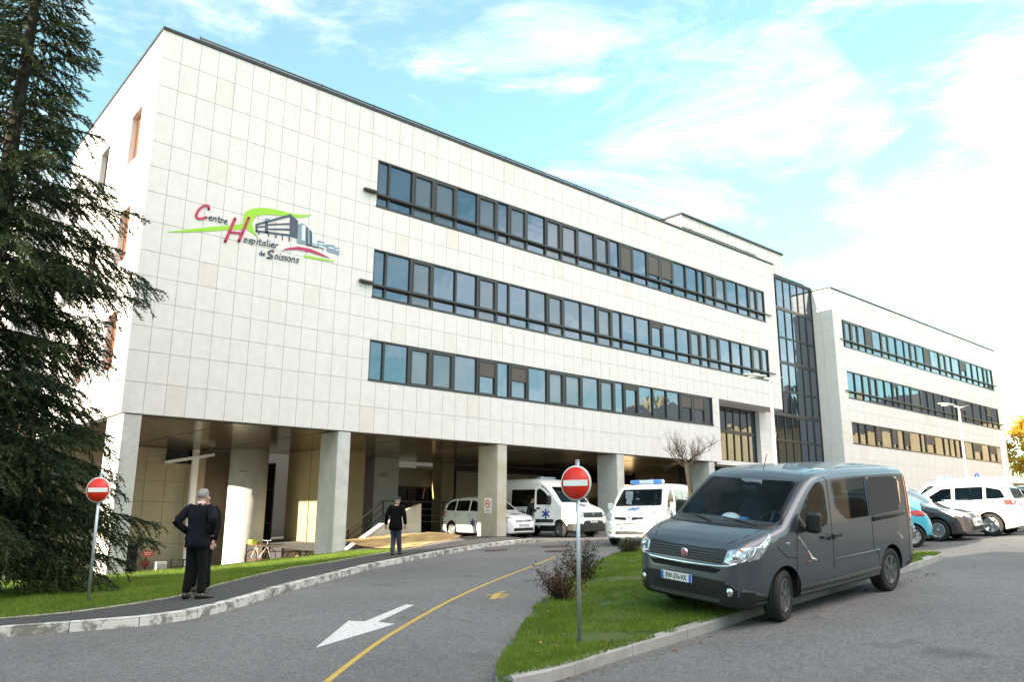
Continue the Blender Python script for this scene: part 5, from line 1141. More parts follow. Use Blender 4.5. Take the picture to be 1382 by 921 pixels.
class Car:
    def __init__(s, sp, root, paint):
        s.sp = sp; s.root = root; s.me = loft_body(sp); s.paint = paint
        bm = bmesh.new(); bm.from_mesh(s.me); bmesh.ops.triangulate(bm, faces=bm.faces[:]); s.bvh = BVHTree.FromBMesh(bm); bm.free()
    def hit(s, view, u, w):
        o, d = {'L': ((u, -4, w), (0, 1, 0)), 'R': ((u, 4, w), (0, -1, 0)), 'F': ((-4, u, w), (1, 0, 0)), 'B': ((s.sp['L']+4, u, w), (-1, 0, 0)), 'T': ((u, w, 6), (0, 0, -1))}[view]
        h = s.bvh.ray_cast(Vector(o), Vector(d)); 
        if h[0] is None:
            nn = s.bvh.find_nearest(Vector({'L': (u, -1, w), 'R': (u, 1, w), 'F': (0, u, w), 'B': (s.sp['L'], u, w), 'T': (u, w, 2)}[view])); return nn[0], nn[1]
        return h[0], h[1]
    def patch(s, mb, view, poly, off=.004, step=.08):
        """a shape lying on the bodywork, cut fine enough to follow its curve; gets a thin edge"""
        bm = sheet_bm(poly, lambda x, y: 0, step)
        top = {}
        for v in bm.verts:
            p, n = s.hit(view, v.co.x, v.co.y); top[v] = (p+n*off, p-n*.004)
        bm.verts.index_update(); vs = [top[v][0] for v in bm.verts]; fs = [[v.index for v in f.verts] for f in bm.faces]; nv = len(vs); low = {}
        for e in bm.edges:
            if len(e.link_faces) == 1:
                a, b = e.verts[0].index, e.verts[1].index
                for v in e.verts:
                    if v.index not in low: low[v.index] = len(vs); vs.append(top[v][1])
                fs.append([a, b, low[b], low[a]])
        bm.free(); sm = mb.smooth; mb.smooth = True; mb.add(vs, fs); mb.smooth = sm
    def part(s, name, items, m, parent=None, off=.004, step=.08):
        mb = MB()
        for view, poly in items: s.patch(mb, view, poly, off, step)
        return mb.build(name, m, parent or s.root)
    def both(s, name, poly, m, off=.004, step=.08, view='side', parent=None):
        """the same shape left and right, two parts"""
        r = []
        for v in (('L', 'R') if view == 'side' else (view,)):
            if view == 'side': r.append(s.part(name, [(v, poly)], m, parent, off, step))
        if view in 'FB':
            r.pop() if r else None
            r.append(s.part(name, [(view, poly)], m, parent, off, step)); r.append(s.part(name, [(view, [(-y, z) for y, z in poly])], m, parent, off, step))
        return r
    def seam(s, view, pts, w=.014):
        """thin polygons along a shut line"""
        out = []
        q = [Vector(p) for p in pts]
        for a, b in zip(q, q[1:]):
            d = (b-a).normalized(); n = Vector((-d.y, d.x))*w/2; out.append((view, [tuple(a+n), tuple(b+n), tuple(b-n), tuple(a-n)]))
        return out
    def finish(s, cavity=None, windows=(), screens=(), wheels=(), wr=.33, ww=.22, glass=None, glassd=None, clad=None, rimm=SILVER, spokes=6, steer=0, clad_m=BLACKP, cavfloor=.55):
        sp = s.sp; cut = []
        if cavity: cut.append(loft_body(sp, .045, cavity[0], cavity[1], cavfloor))
        for poly, side in windows: cut.append(prism_mesh(poly, 'y', *{'LR': (-3, 3), 'L': (-3, -.2), 'R': (.2, 3)}[side]))
        for poly, a, b in screens: cut.append(prism_mesh(poly, 'x', a, b))
        W_ = max(p[1] for p in sp['plan'])
        for x in wheels:
            for sd in (-1, 1):
                m = MB(); m.lathe([(wr+.055, sd*(W_-.34)), (wr+.055, sd*(W_+.3))], 32, axis='y', c=(x, 0, wr+.01)); cut.append(m.mesh('c', []))
        me = boolean(s.me, cut)
        me.materials.clear(); me.materials.append(s.paint); me.materials.append(clad_m); me.materials.append(VOID); me.materials.append(RUBBERSEAL)
        for p in me.polygons:
            c = p.center; p.use_smooth = True; p.material_index = 0
            if clad and c.z < interp(clad, c.x): p.material_index = 1
            for x in wheels:
                rr = math.hypot(c.x-x, c.z-wr-.01)
                if rr < wr+.056 and abs(c.y) < W_-.02 and (rr < wr+.05 or abs(p.normal.y) < .3) and c.z < wr*2+.1: p.material_index = 2
            if cavity:
                nn = s.bvh.find_nearest(c)
                if nn[3] > .012 and c.z > .5: p.material_index = 3
        me.set_sharp_from_angle(angle=R(34))
        s.body = link(bpy.data.objects.new('body', me), s.root)
        for poly, side in windows:
            for v in ('L', 'R'):
                if v in side: s.part('side_window', [(v, poly)], glassd if (glassd and min(p[0] for p in poly) > sp.get('tintx', 9)) else glass, None, -.004)
        for i, (poly, a, b) in enumerate(screens): s.part('windscreen' if a < 1 else 'rear_window', [('F' if a < 1 else 'B', poly)], glass, None, -.004)
        for i, x in enumerate(wheels):
            for sd in (-1, 1): s.wheel(x, sd*(W_-.02-ww/2), wr, ww, sd, rimm, spokes, steer if i == 0 else 0)
        if cavity: s.interior()
    def wheel(s, x, y, r, w, sd, rimm, spokes, steer):
        b = MB(); b.lathe([(.02, -.06), (.12, -.06), (.12, .02), (.02, .02)], 16, axis='y'); hub = b.build('wheel', VOID, s.root); hub.location = (x, y, r); hub.rotation_euler = (0, 0, steer)
        b = MB(); h = w/2; k = .64
        b.lathe([(r*k, -h*.75), (r*.74, -h*.96), (r*.90, -h), (r*.97, -h*.86), (r, -h*.62), (r, -h*.25), (r*.985, -h*.22), (r*.985, -h*.16), (r, -h*.13), (r, h*.13), (r*.985, h*.16), (r*.985, h*.22), (r, h*.25), (r, h*.62), (r*.97, h*.86), (r*.90, h), (r*.74, h*.96), (r*k, h*.75)], 40, axis='y'); b.build('tyre', RUBBER, hub)
        b = MB(); f = sd*h
        b.lathe([(r*.66, f*.80), (r*.655, f*.93), (r*.61, f*.90), (r*.585, f*.60), (r*.585, f*.0)], 36, axis='y')
        for i in range(spokes):
            a = 2*math.pi*i/spokes+.3; M = Matrix.Rotation(a, 4, 'Y')
            b.prism([(-.030*r/.33, r*.10), (.030*r/.33, r*.10), (.05*r/.33, r*.60), (-.05*r/.33, r*.60)], 'y', f*.62, f*.86, M)
        b.lathe([(.001, f*.92), (r*.13, f*.90), (r*.19, f*.80), (r*.19, f*.6)], 20, axis='y'); b.build('rim', rimm, hub)
    def interior(s):
        sp = s.sp; sx = sp['seat']; W_ = sp['plan'][len(sp['plan'])//2][1]; sh = sp.get('seath', .62)
        b = MB(); b.bbox(sx-1.05, sx-.62, -W_+.14, W_-.14, sh, sp['dash'], .06); b.bbox(sp['dashx'], sx-.7, -W_+.12, W_-.12, sp['dash']-.14, sp['dash']-.03, .03); b.build('dashboard', SEATM, s.root)
        for x in sp.get('rows', [sx]):
            for y in (-.42, .40):
                b = MB(); b.bbox(x-.28, x+.22, y-.25, y+.25, sh-.02, sh+.13, .05); b.bbox(x+.10, x+.27, y-.24, y+.24, sh+.1, sh+.66, .06, Matrix.Translation((x+.2, 0, sh)) @ Matrix.Rotation(R(10), 4, 'Y') @ Matrix.Translation((-x-.2, 0, -sh))); b.bbox(x+.24, x+.34, y-.13, y+.13, sh+.69, sh+.90, .04); b.build('seat', SEATM, s.root)
        b = MB(); M = Matrix.Translation((sx-.52, -.42, sp['dash']-.02)) @ Matrix.Rotation(R(-55), 4, 'Y'); b.lathe([(.178, 0), (.19, .012), (.202, 0), (.19, -.012)], 28, M=M, close=True); b.box(-.18, .18, -.02, .02, -.012, .012, M); b.build('steering_wheel', BLACKP, s.root)
    def plate(s, txt, x, y, z, w=.52, face=-1, tilt=0):
        b = MB(); b.bbox(-w/2, w/2, -.012, 0, -.055, .055, .004); p = b.build('number_plate', PLATEW, s.root); p.location = (x, y, z); p.rotation_euler = (0, 0, -math.pi/2 if face < 0 else math.pi/2)
        for a in ((-w/2+.003, -w/2+.045), (w/2-.045, w/2-.003)): b = MB(); b.box(a[0], a[1], -.0145, -.011, -.052, .052); b.build('plate_band', PLATEB, p)
        text_on(p, txt, .092, (0, -.0145, 0), PLATEK, bold=.0008, sx=.76, name='plate_letters')
    def mirror(s, x, y, z, m, w=.2, h=.26):
        for sd in (-1, 1):
            b = MB(); b.bbox(x-.06, x+.06, min(sd*y, sd*(y+w)), max(sd*y, sd*(y+w)), z-h*.4, z+h*.6, .04); b.tube([(x, sd*(y-.16), z-.09), (x, sd*(y+.03), z-.05)], .03, 8); mm = b.build('mirror', m, s.root)
            b = MB(); b.box(x+.0605, x+.063, min(sd*(y+.03), sd*(y+w-.03)), max(sd*(y+.03), sd*(y+w-.03)), z-h*.3, z+h*.48); b.build('mirror_glass', CHROME, mm)
    def star(s, view, u, w, r, name='star_emblem', sy=1.0, m=BLUESTAR):
        P = []; wd = r*.36
        for k in range(6):
            a = R(90+60*k); c, sn = math.cos(a), math.sin(a)
            P += [(r*c+wd/2*sn, r*sn-wd/2*c), (r*c-wd/2*sn, r*sn+wd/2*c)]; a2 = a+R(30); P.append((wd*math.cos(a2), wd*math.sin(a2)))
        s.part(name, [(view, [(u+x, w+y*sy) for x, y in P])], m, None, .005, .1)

def paint(name, c, coat=.6, rough=.4, metal=.0): return mat(name, c, rough, metal=metal, coat=coat, var=.04, vscale=1.5)
ZL_VAN = [.30, .40, .50, .60, .72, .84, .96, 1.08, 1.2, 1.32, 1.45, 1.6, 1.75, 1.9, 2.1, 2.3]
TUM_VAN = [(0, .93), (.25, .965), (.45, 1.0), (.85, 1.0), (1.15, .985), (1.5, .945), (1.97, .885), (2.5, .86)]
def van_spec():
    return dict(L=5.0, prof=[(0, .60), (.012, .70), (.045, .86), (.10, .97), (.17, 1.035), (.32, 1.10), (.55, 1.165), (.80, 1.215), (1.0, 1.26), (1.12, 1.36), (1.45, 1.62), (1.72, 1.81), (1.86, 1.875), (2.05, 1.915), (2.5, 1.945), (3.2, 1.955), (4.3, 1.945), (4.72, 1.92), (4.86, 1.86), (4.92, 1.70), (4.965, 1.25), (5.0, .62)],
     plan=[(0, .60), (.03, .70), (.09, .80), (.20, .885), (.42, .945), (.75, .968), (1.3, .978), (2.5, .978), (4.3, .975), (4.75, .955), (4.9, .925), (4.97, .88), (5.0, .84)],
     bot=[(0, .30), (.06, .25), (.3, .22), (.6, .24), (4.4, .26), (4.75, .30), (5.0, .38)], tum=TUM_VAN, zl=ZL_VAN, rc=.13, seat=2.0, dash=1.22, dashx=1.06, seath=.80, rows=[2.05, 3.0], crown=.035, tintx=2.1)

# --- the grey van parked half on the kerb
V = thing('parked_van', 'dark grey panel van parked with two wheels up on the island kerb', 'van', (9.076, 6.860, .405), (R(5.02), R(-4.19), R(-1.32)))
GREYP = paint('van_grey_paint', (.105, .116, .138), .6, .38, .8)
c = Car(van_spec(), V, GREYP)
fw_ = rpoly([(1.34, 1.17), (2.08, 1.17), (2.13, 1.30), (2.12, 1.72), (2.03, 1.80), (1.86, 1.765), (1.62, 1.60), (1.36, 1.36)], .07)
sw_ = rpoly([(2.33, 1.80), (3.42, 1.81), (3.42, 1.22), (2.62, 1.22), (2.36, 1.42)], .06)
ws_ = rpoly([(-.83, 1.27), (.83, 1.27), (.72, 1.80), (-.72, 1.80)], .06)
c.finish((1.06, 4.88), [(fw_, 'LR'), (sw_, 'LR')], [(ws_, -.5, 2.04), (rpoly([(-.70, 1.15), (.70, 1.15), (.62, 1.74), (-.62, 1.74)], .06), 4.5, 5.6)], (.933, 4.031), .335, .225, CARGLASS, CARGLASS_D, [(0, .40), (.28, .36), (.5, .33), (1.3, .34), (4.5, .34), (4.7, .48), (5, .5)], DARKRIM, 6, R(14))
c.part('rear_side_panel', [('L', rpoly([(3.44, 1.81), (4.45, 1.785), (4.56, 1.70), (4.50, 1.34), (4.42, 1.25), (3.44, 1.22)], .06))], glass_mat('painted_side_glass', 1.6, (.055, .058, .062), .004), None, .003)
c.part('rear_side_panel', [('R', rpoly([(3.44, 1.81), (4.45, 1.785), (4.56, 1.70), (4.50, 1.34), (4.42, 1.25), (3.44, 1.22)], .06))], MATS.get('x') or GLASS_D, None, .003)
# black rubber surround of the screen and the cowl below it
c.part('cowl', [('F', [(-.86, 1.205), (.86, 1.205), (.84, 1.262), (-.84, 1.262)])], BLACKP, None, .006)
c.both('screen_surround', [(-.885, 1.26), (-.835, 1.26), (-.725, 1.80), (-.765, 1.80)], BLACKP, .004, .08, 'F')
gr = c.part('grille', [('F', rpoly([(-.60, .800), (.60, .800), (.64, .985), (.30, .970), (-.30, .970), (-.64, .985)], .02))], BLACKP, None, .006, .05)
b = MB()
for z in (.835, .868, .901, .934):
    pts = [c.hit('F', y, z)[0]+Vector((-.012, 0, 0)) for y in [(-.60+.06*i) for i in range(21)]]; b.tube(pts, .008, 5)
b.build('grille_bar', mat('satin_grey_bar', (.07, .072, .076), .3), gr)
b = MB(); pts = [c.hit('F', y, z)[0]+Vector((-.012, 0, 0)) for y, z in [(-.80, .825), (-.70, .785), (-.55, .765), (-.3, .755), (0, .752), (.3, .755), (.55, .765), (.70, .785), (.80, .825)]]; b.tube(pts, [.010, .018, .02, .022, .022, .022, .02, .018, .010], 8); b.build('chrome_strip', CHROME, V)
c.part('lower_grille', [('F', rpoly([(-.52, .668), (.52, .668), (.60, .735), (-.60, .735)], .02))], VOID, None, .004, .05)
c.part('bumper_insert', [('F', rpoly([(-.78, .36), (.78, .36), (.80, .50), (.66, .585), (.30, .59), (-.30, .59), (-.66, .585), (-.80, .50)], .04))], BLACKP, None, .008, .05)
b = MB()
for z in (.385, .415, .445, .475): b.tube([c.hit('F', y, z)[0]+Vector((-.012, 0, 0)) for y in [(-.50+.1*i) for i in range(11)]], .007, 5)
b.build('bumper_slat', BLACKP, V)
c.part('bumper_corner', [('L', [(.10, .30), (.56, .33), (.53, .38), (.30, .46), (.12, .50)])], BLACKP, None, .006, .05); c.part('bumper_corner', [('R', [(.10, .30), (.56, .33), (.53, .38), (.30, .46), (.12, .50)])], BLACKP, None, .006, .05)
for sd in (-1, 1):
    p, n = c.hit('F', sd*.70, .455); b = MB(); b.lathe([(.001, -.02), (.05, -.018), (.058, -.0), (.058, .03)], 18, axis='x', c=tuple(p)); b.build('fog_lamp', CHROME, V)
    v = 'L' if sd < 0 else 'R'
    hl = c.part('headlamp', [('F', [(sd*y, z) for y, z in rpoly([(.63, .83), (.74, .80), (.885, .86), (.925, 1.02), (.80, 1.005), (.65, .965)], .03)])], LAMPG, None, .010, .03)
    c.part('headlamp_wing', [(v, [(.20, .84), (.36, .865), (.53, .985), (.70, 1.155), (.66, 1.16), (.42, 1.045), (.22, 1.0)])], LAMPG, hl, .009, .04)
    lb = MB(); p, n = c.hit('F', sd*.76, .90); lb.ball(tuple(p+n*-.005), (.03, .062, .055), 14); lb.build('lamp_projector', CHROME, hl)
    lb = MB(); lb.tube([c.hit('F', sd*y, z)[0]+Vector((-.012, 0, 0)) for y, z in ((.64, .835), (.74, .81), (.86, .855), (.905, .93), (.915, 1.0))], .012, 6); lb.build('lamp_strip', SIGNWHITE, hl)
    lb = MB(); p, n = c.hit('F', sd*.80, .985); lb.ball(tuple(p), (.02, .045, .018), 10); lb.build('indicator', LAMPO, hl)
b = MB(); p, n = c.hit('F', 0, .875); b.lathe([(.001, -.034), (.052, -.030), (.062, -.018), (.062, .0)], 24, axis='x', c=tuple(p)); bd = b.build('badge', CHROME, V)
b = MB(); b.lathe([(.001, -.039), (.046, -.036), (.046, -.02)], 24, axis='x', c=tuple(p)); b.build('badge_red_field', mat('badge_red', (.45, .02, .04), .25, coat=.6), bd)
b = MB()
for dy in (-.026, -.009, .008, .024): b.box(p.x-.0415, p.x-.036, p.y+dy-.005, p.y+dy+.005, p.z-.022, p.z+.022)
b.build('badge_letters', CHROME, bd)
p, n = c.hit('F', .10, .548); c.plate('EW-376-VX', p.x-.022, .10, .548)
# shut lines, door handles, rail, mouldings
for q_ in ([(1.24, .36), (1.22, .80), (1.26, 1.10), (1.32, 1.17)], [(2.22, .36), (2.20, 1.0), (2.23, 1.80), (2.17, 1.86)], [(3.43, .72), (3.43, 1.20)], [(3.43, .72), (3.60, .62), (3.62, .40)], [(4.72, .45), (4.72, 1.80)], [(.74, 1.17), (.78, .98), (.98, .84), (1.24, .80)]):
    for v in 'LR': c.part('shut_line', c.seam(v, q_), VOID, None, .0022, .2)
for s_ in (-1, 1): c.part('bonnet_seam', c.seam('T', [(.16, s_*.60), (.35, s_*.72), (.95, s_*.80)], .012), VOID, None, .002, .2); c.part('roof_seam', c.seam('T', [(1.9, s_*.68), (4.7, s_*.70)], .02), BLACKP, None, .002, .3)
for v in 'LR':
    c.part('door_rail', [(v, [(3.46, 1.13), (4.62, 1.16), (4.62, 1.23), (3.46, 1.205)])], BLACKP, None, .006)
    c.part('sill_trim', [(v, [(1.32, .34), (3.66, .36), (3.66, .43), (1.36, .40)])], mat('dirty_lower_paint', (.062, .060, .058), .75), None, .003)
    for x0 in (2.0, 2.32):
        sd = -1 if v == 'L' else 1; p, n = c.hit(v, x0, 1.02); b = MB(); b.bbox(x0-.12, x0+.12, min(p.y, p.y+sd*.035), max(p.y, p.y+sd*.035), 1.0, 1.045, .012); b.ball((x0+(.10 if x0 < 2.1 else -.09), p.y, 1.02), (.07, .018, .06), 12); b.build('door_handle', BLACKP, V)
    c.part('side_repeater', [(v, rpoly([(.98, 1.0), (1.06, 1.0), (1.06, 1.03), (.98, 1.03)], .012))], LAMPG, None, .006)
    c.part('tail_lamp', [(v, [(4.80, 1.05), (4.93, 1.05), (4.90, 1.78), (4.82, 1.78)])], LAMPR, None, .006, .06)
    c.part('mirror_base', [(v, [(1.24, 1.13), (1.50, 1.13), (1.50, 1.22), (1.36, 1.36), (1.30, 1.33)])], BLACKP, None, .008)
c.part('body_crease', [('L', [(2.28, .675), (3.62, .69), (3.62, .705), (2.28, .69)])], GREYP, None, .012)
c.mirror(1.43, 1.02, 1.25, BLACKP, .20, .28)
c.part('paint_scrape', [('L', [(1.30, 1.09), (1.36, 1.04), (1.50, .90), (1.49, .89), (1.34, 1.02), (1.28, 1.07)])], mat('scrape_grey', (.30, .29, .27), .7), None, .0035); c.part('paint_scrape', [('L', [(1.50, .885), (1.53, .87), (1.62, .78), (1.74, .735), (1.72, .725), (1.60, .755), (1.50, .86)])], mat('scrape_pale', (.62, .58, .54), .7), None, .0036); c.part('paint_scrape', [('L', [(1.515, .872), (1.56, .83), (1.545, .822), (1.50, .865)])], mat('scrape_orange', (.55, .12, .03), .7), None, .0042)
c.part('paint_scrape', [('L', [(1.46, .70), (1.60, .70), (1.60, .735), (1.53, .74), (1.46, .725)])], mat('scrape_rust', (.14, .075, .06), .9, var=.4, vscale=30), None, .0034)
c.part('paint_scrape', [('L', [(4.24, .90), (4.30, .875), (4.38, .80), (4.47, .775), (4.42, .83), (4.34, .865), (4.27, .905)])], mat('scrape_white', (.5, .42, .40), .8, c2=(.12, .10, .10), vscale=40), None, .0036)
b = MB()
for y0, y1 in ((-.62, .02), (.05, .66)):
    b.tube([c.hit('F', y0, 1.235)[0]+Vector((-.03, 0, .01)), c.hit('F', (y0+y1)/2, 1.262)[0]+Vector((-.025, 0, .01)), c.hit('F', y1, 1.285)[0]+Vector((-.012, 0, .01))], [.012, .008, .006], 6)
b.build('wiper', BLACKP, V)
b = MB(); b.tube([(2.0, 0, 1.94), (2.10, 0, 2.16)], .006, 5); b.build('aerial', BLACKP, V)
b = MB(); M = Matrix.Translation((1.62, 0, 1.66)); b.bbox(-.02, .03, -.12, .12, -.04, .04, .015, M); b.build('rear_view_mirror', BLACKP, V)
def inside(name, label, cat, mb, m, p):
    mw = Euler(V.rotation_euler).to_matrix().to_4x4(); mw.translation = V.location
    o = mb.build(name, m); o.location = mw @ Vector(p); o.rotation_euler = V.rotation_euler; return tag(o, label, cat)
b = MB(); b.ball((0, 0, .02), (.13, .15, .085), 16); inside('hard_hat', 'rounded white hard hat lying on the dashboard of the grey van', 'hard hat', b, WHITEM, (1.30, .12, 1.21))
b = MB(); b.bbox(-.05, .05, -.06, .06, 0, .06, .02); inside('blue_cloth', 'small blue cloth beside the white cap on the van dashboard', 'cloth', b, mat('blue_cloth', (.02, .22, .50), .8), (1.32, -.08, 1.205))
b = MB(); b.box(-.07, .07, -.09, .09, 0, .004, Matrix.Rotation(R(-12), 4, 'Y')); inside('paper_sheet', 'pale paper card behind the van windscreen, farther from the steering wheel', 'paper', b, mat('pale_card', (.55, .66, .66), .8), (1.17, .32, 1.225))
b = MB(); b.box(-.07, .07, -.09, .09, 0, .004, Matrix.Rotation(R(-12), 4, 'Y')); inside('paper_sheet', 'yellowish paper card in the middle behind the van windscreen', 'paper', b, mat('yellow_card', (.62, .66, .30), .8), (1.17, .09, 1.225))

# --- white ambulances and cars
WHITEPT = paint('ambulance_white_paint', (.74, .745, .75), .6, .35)
def generic_lights(c, fz, fy, rz=None, ry=None):
    for sd in (-1, 1):
        c.part('headlamp', [('F', [(sd*y, z) for y, z in fy])], LAMPG, None, .008, .05)
        if ry: c.part('tail_lamp', [('B', [(sd*y, z) for y, z in ry])], LAMPR, None, .008, .05)
def minibus_spec():
    s_ = van_spec(); s_.update(L=4.78, prof=[(0, .62), (.02, .78), (.07, .90), (.14, .965), (.3, 1.04), (.6, 1.12), (.88, 1.18), (1.02, 1.27), (1.35, 1.58), (1.6, 1.80), (1.75, 1.88), (2.0, 1.93), (2.5, 1.96), (3.5, 1.965), (4.45, 1.94), (4.6, 1.88), (4.68, 1.7), (4.74, 1.2), (4.78, .6)],
      plan=[(0, .55), (.04, .68), (.12, .80), (.28, .89), (.55, .935), (1.0, .95), (2.5, .952), (4.2, .95), (4.55, .93), (4.7, .89), (4.78, .82)], seat=1.95, rows=[1.95, 2.9]); return s_
def minibus(label, loc, rz, plate, beacon=True, name='white_ambulance'):
    r = thing(name, label, 'ambulance', loc, rz)
    c = Car(minibus_spec(), r, WHITEPT)
    f1 = rpoly([(1.22, 1.15), (1.95, 1.15), (2.0, 1.3), (1.98, 1.70), (1.86, 1.76), (1.70, 1.72), (1.3, 1.36)], .06); f2 = rpoly([(2.2, 1.16), (3.2, 1.16), (3.2, 1.74), (2.2, 1.76)], .05); f3 = rpoly([(3.32, 1.16), (4.3, 1.18), (4.22, 1.72), (3.32, 1.74)], .05)
    c.finish((1.0, 4.66), [(f1, 'LR'), (f2, 'LR'), (f3, 'LR')], [(rpoly([(-.80, 1.24), (.80, 1.24), (.68, 1.78), (-.68, 1.78)], .06), -.5, 1.95), (rpoly([(-.66, 1.15), (.66, 1.15), (.58, 1.7), (-.58, 1.7)], .05), 4.2, 5.4)], (.9, 4.0), .32, .21, CARGLASS, CARGLASS_D, None, SILVER, 5)
    generic_lights(c, 0, rpoly([(.56, .80), (.70, .78), (.84, .93), (.80, 1.08), (.66, 1.02), (.57, .92)], .03), 0, [(.80, .9), (.88, .9), (.84, 1.5), (.78, 1.5)])
    for sd in (-1, 1): c.part('air_intake', [('F', [(sd*y, z) for y, z in rpoly([(.08, .80), (.46, .815), (.50, .90), (.10, .885)], .02)])], VOID, None, .005, .05)
    c.part('bumper_slot', [('F', [(-.42, .66), (.42, .66), (.40, .70), (-.40, .70)])], VOID, None, .005, .05)
    c.part('lower_intake', [('F', rpoly([(-.48, .36), (.48, .36), (.46, .46), (-.46, .46)], .02))], BLACKP, None, .005, .05)
    for sd in (-1, 1): c.part('fog_lamp', [('F', [(sd*y, z) for y, z in rpoly([(.60, .38), (.74, .40), (.73, .47), (.60, .46)], .02)])], LAMPG, None, .006, .04)
    p, n = c.hit('F', 0, .90); b = MB(); b.prism([(-.035, 0), (0, -.07), (.035, 0), (0, .07)], 'x', p.x-.02, p.x+.02, Matrix.Translation((0, 0, .86))); b.build('badge', CHROME, r)
    p, n = c.hit('F', 0, .53); c.plate(plate, p.x-.015, 0, .54)
    c.star('T', .55, 0, .21, sy=1.0, m=mat('emblem_light_blue', (.05, .16, .50), .4)); c.star('L', 1.55, .88, .19); c.star('R', 1.55, .88, .19)
    for v in 'LR':
        for q_ in ([(1.12, .5), (1.15, 1.12)], [(2.1, .4), (2.1, 1.8)], [(3.26, .4), (3.26, 1.8)]): c.part('shut_line', c.seam(v, q_), VOID, None, .002, .3)
    c.mirror(1.30, .99, 1.20, WHITEPT, .18, .24)
    if beacon:
        b = MB(); b.bbox(2.0, 2.22, -.58, .58, 1.98, 2.10, .03); lb = b.build('light_bar', mat('light_bar_clear', (.62, .74, .80), .15, coat=.8), r)
        for y in (-.4, .4): b = MB(); b.bbox(1.99, 2.23, y-.16, y+.16, 1.975, 2.108, .03); b.build('blue_lens', BLUELIGHT, lb)
        b = MB(); b.lathe([(.09, 1.95), (.09, 2.02), (.08, 2.13), (.04, 2.17)], 16, c=(3.2, .2, 0)); b.build('beacon', mat('deep_blue_beacon', (.02, .05, .35), .2, coat=.8), r)
    return r
def slope(x, y, rz):
    d = (math.cos(rz), math.sin(rz)); e = (-d[1], d[0]); gx = (gz(x+d[0], y+d[1])-gz(x-d[0], y-d[1]))/2; gy = (gz(x+e[0], y+e[1])-gz(x-e[0], y-e[1]))/2; return (math.atan(gy), -math.atan(gx), rz)
def put(cx, cy, hx, hy, off):
    """front-centre position and rotation for a heading (hx,hy); local +x points to the rear"""
    rz = math.atan2(-hy, -hx); mx, my = cx-hx*off, cy-hy*off; r = slope(mx, my, rz); z = gz(mx, my)+off*math.sin(r[1])*1.0
    return (cx, cy, gz(mx, my)-off*math.tan(-r[1])), r
l, r_ = put(19.6, 16.8, -.93, -.36, 2.4)
minibus('white ambulance minibus with a pale blue light bar beside the bare tree', l, r_, 'BG-797-TK')
l, r_ = put(34.7, 14.8, .05, 1, 2.4)
minibus('white ambulance minibus with a blue roof light behind the parked cars at right', l, r_, 'CJ-418-RS')

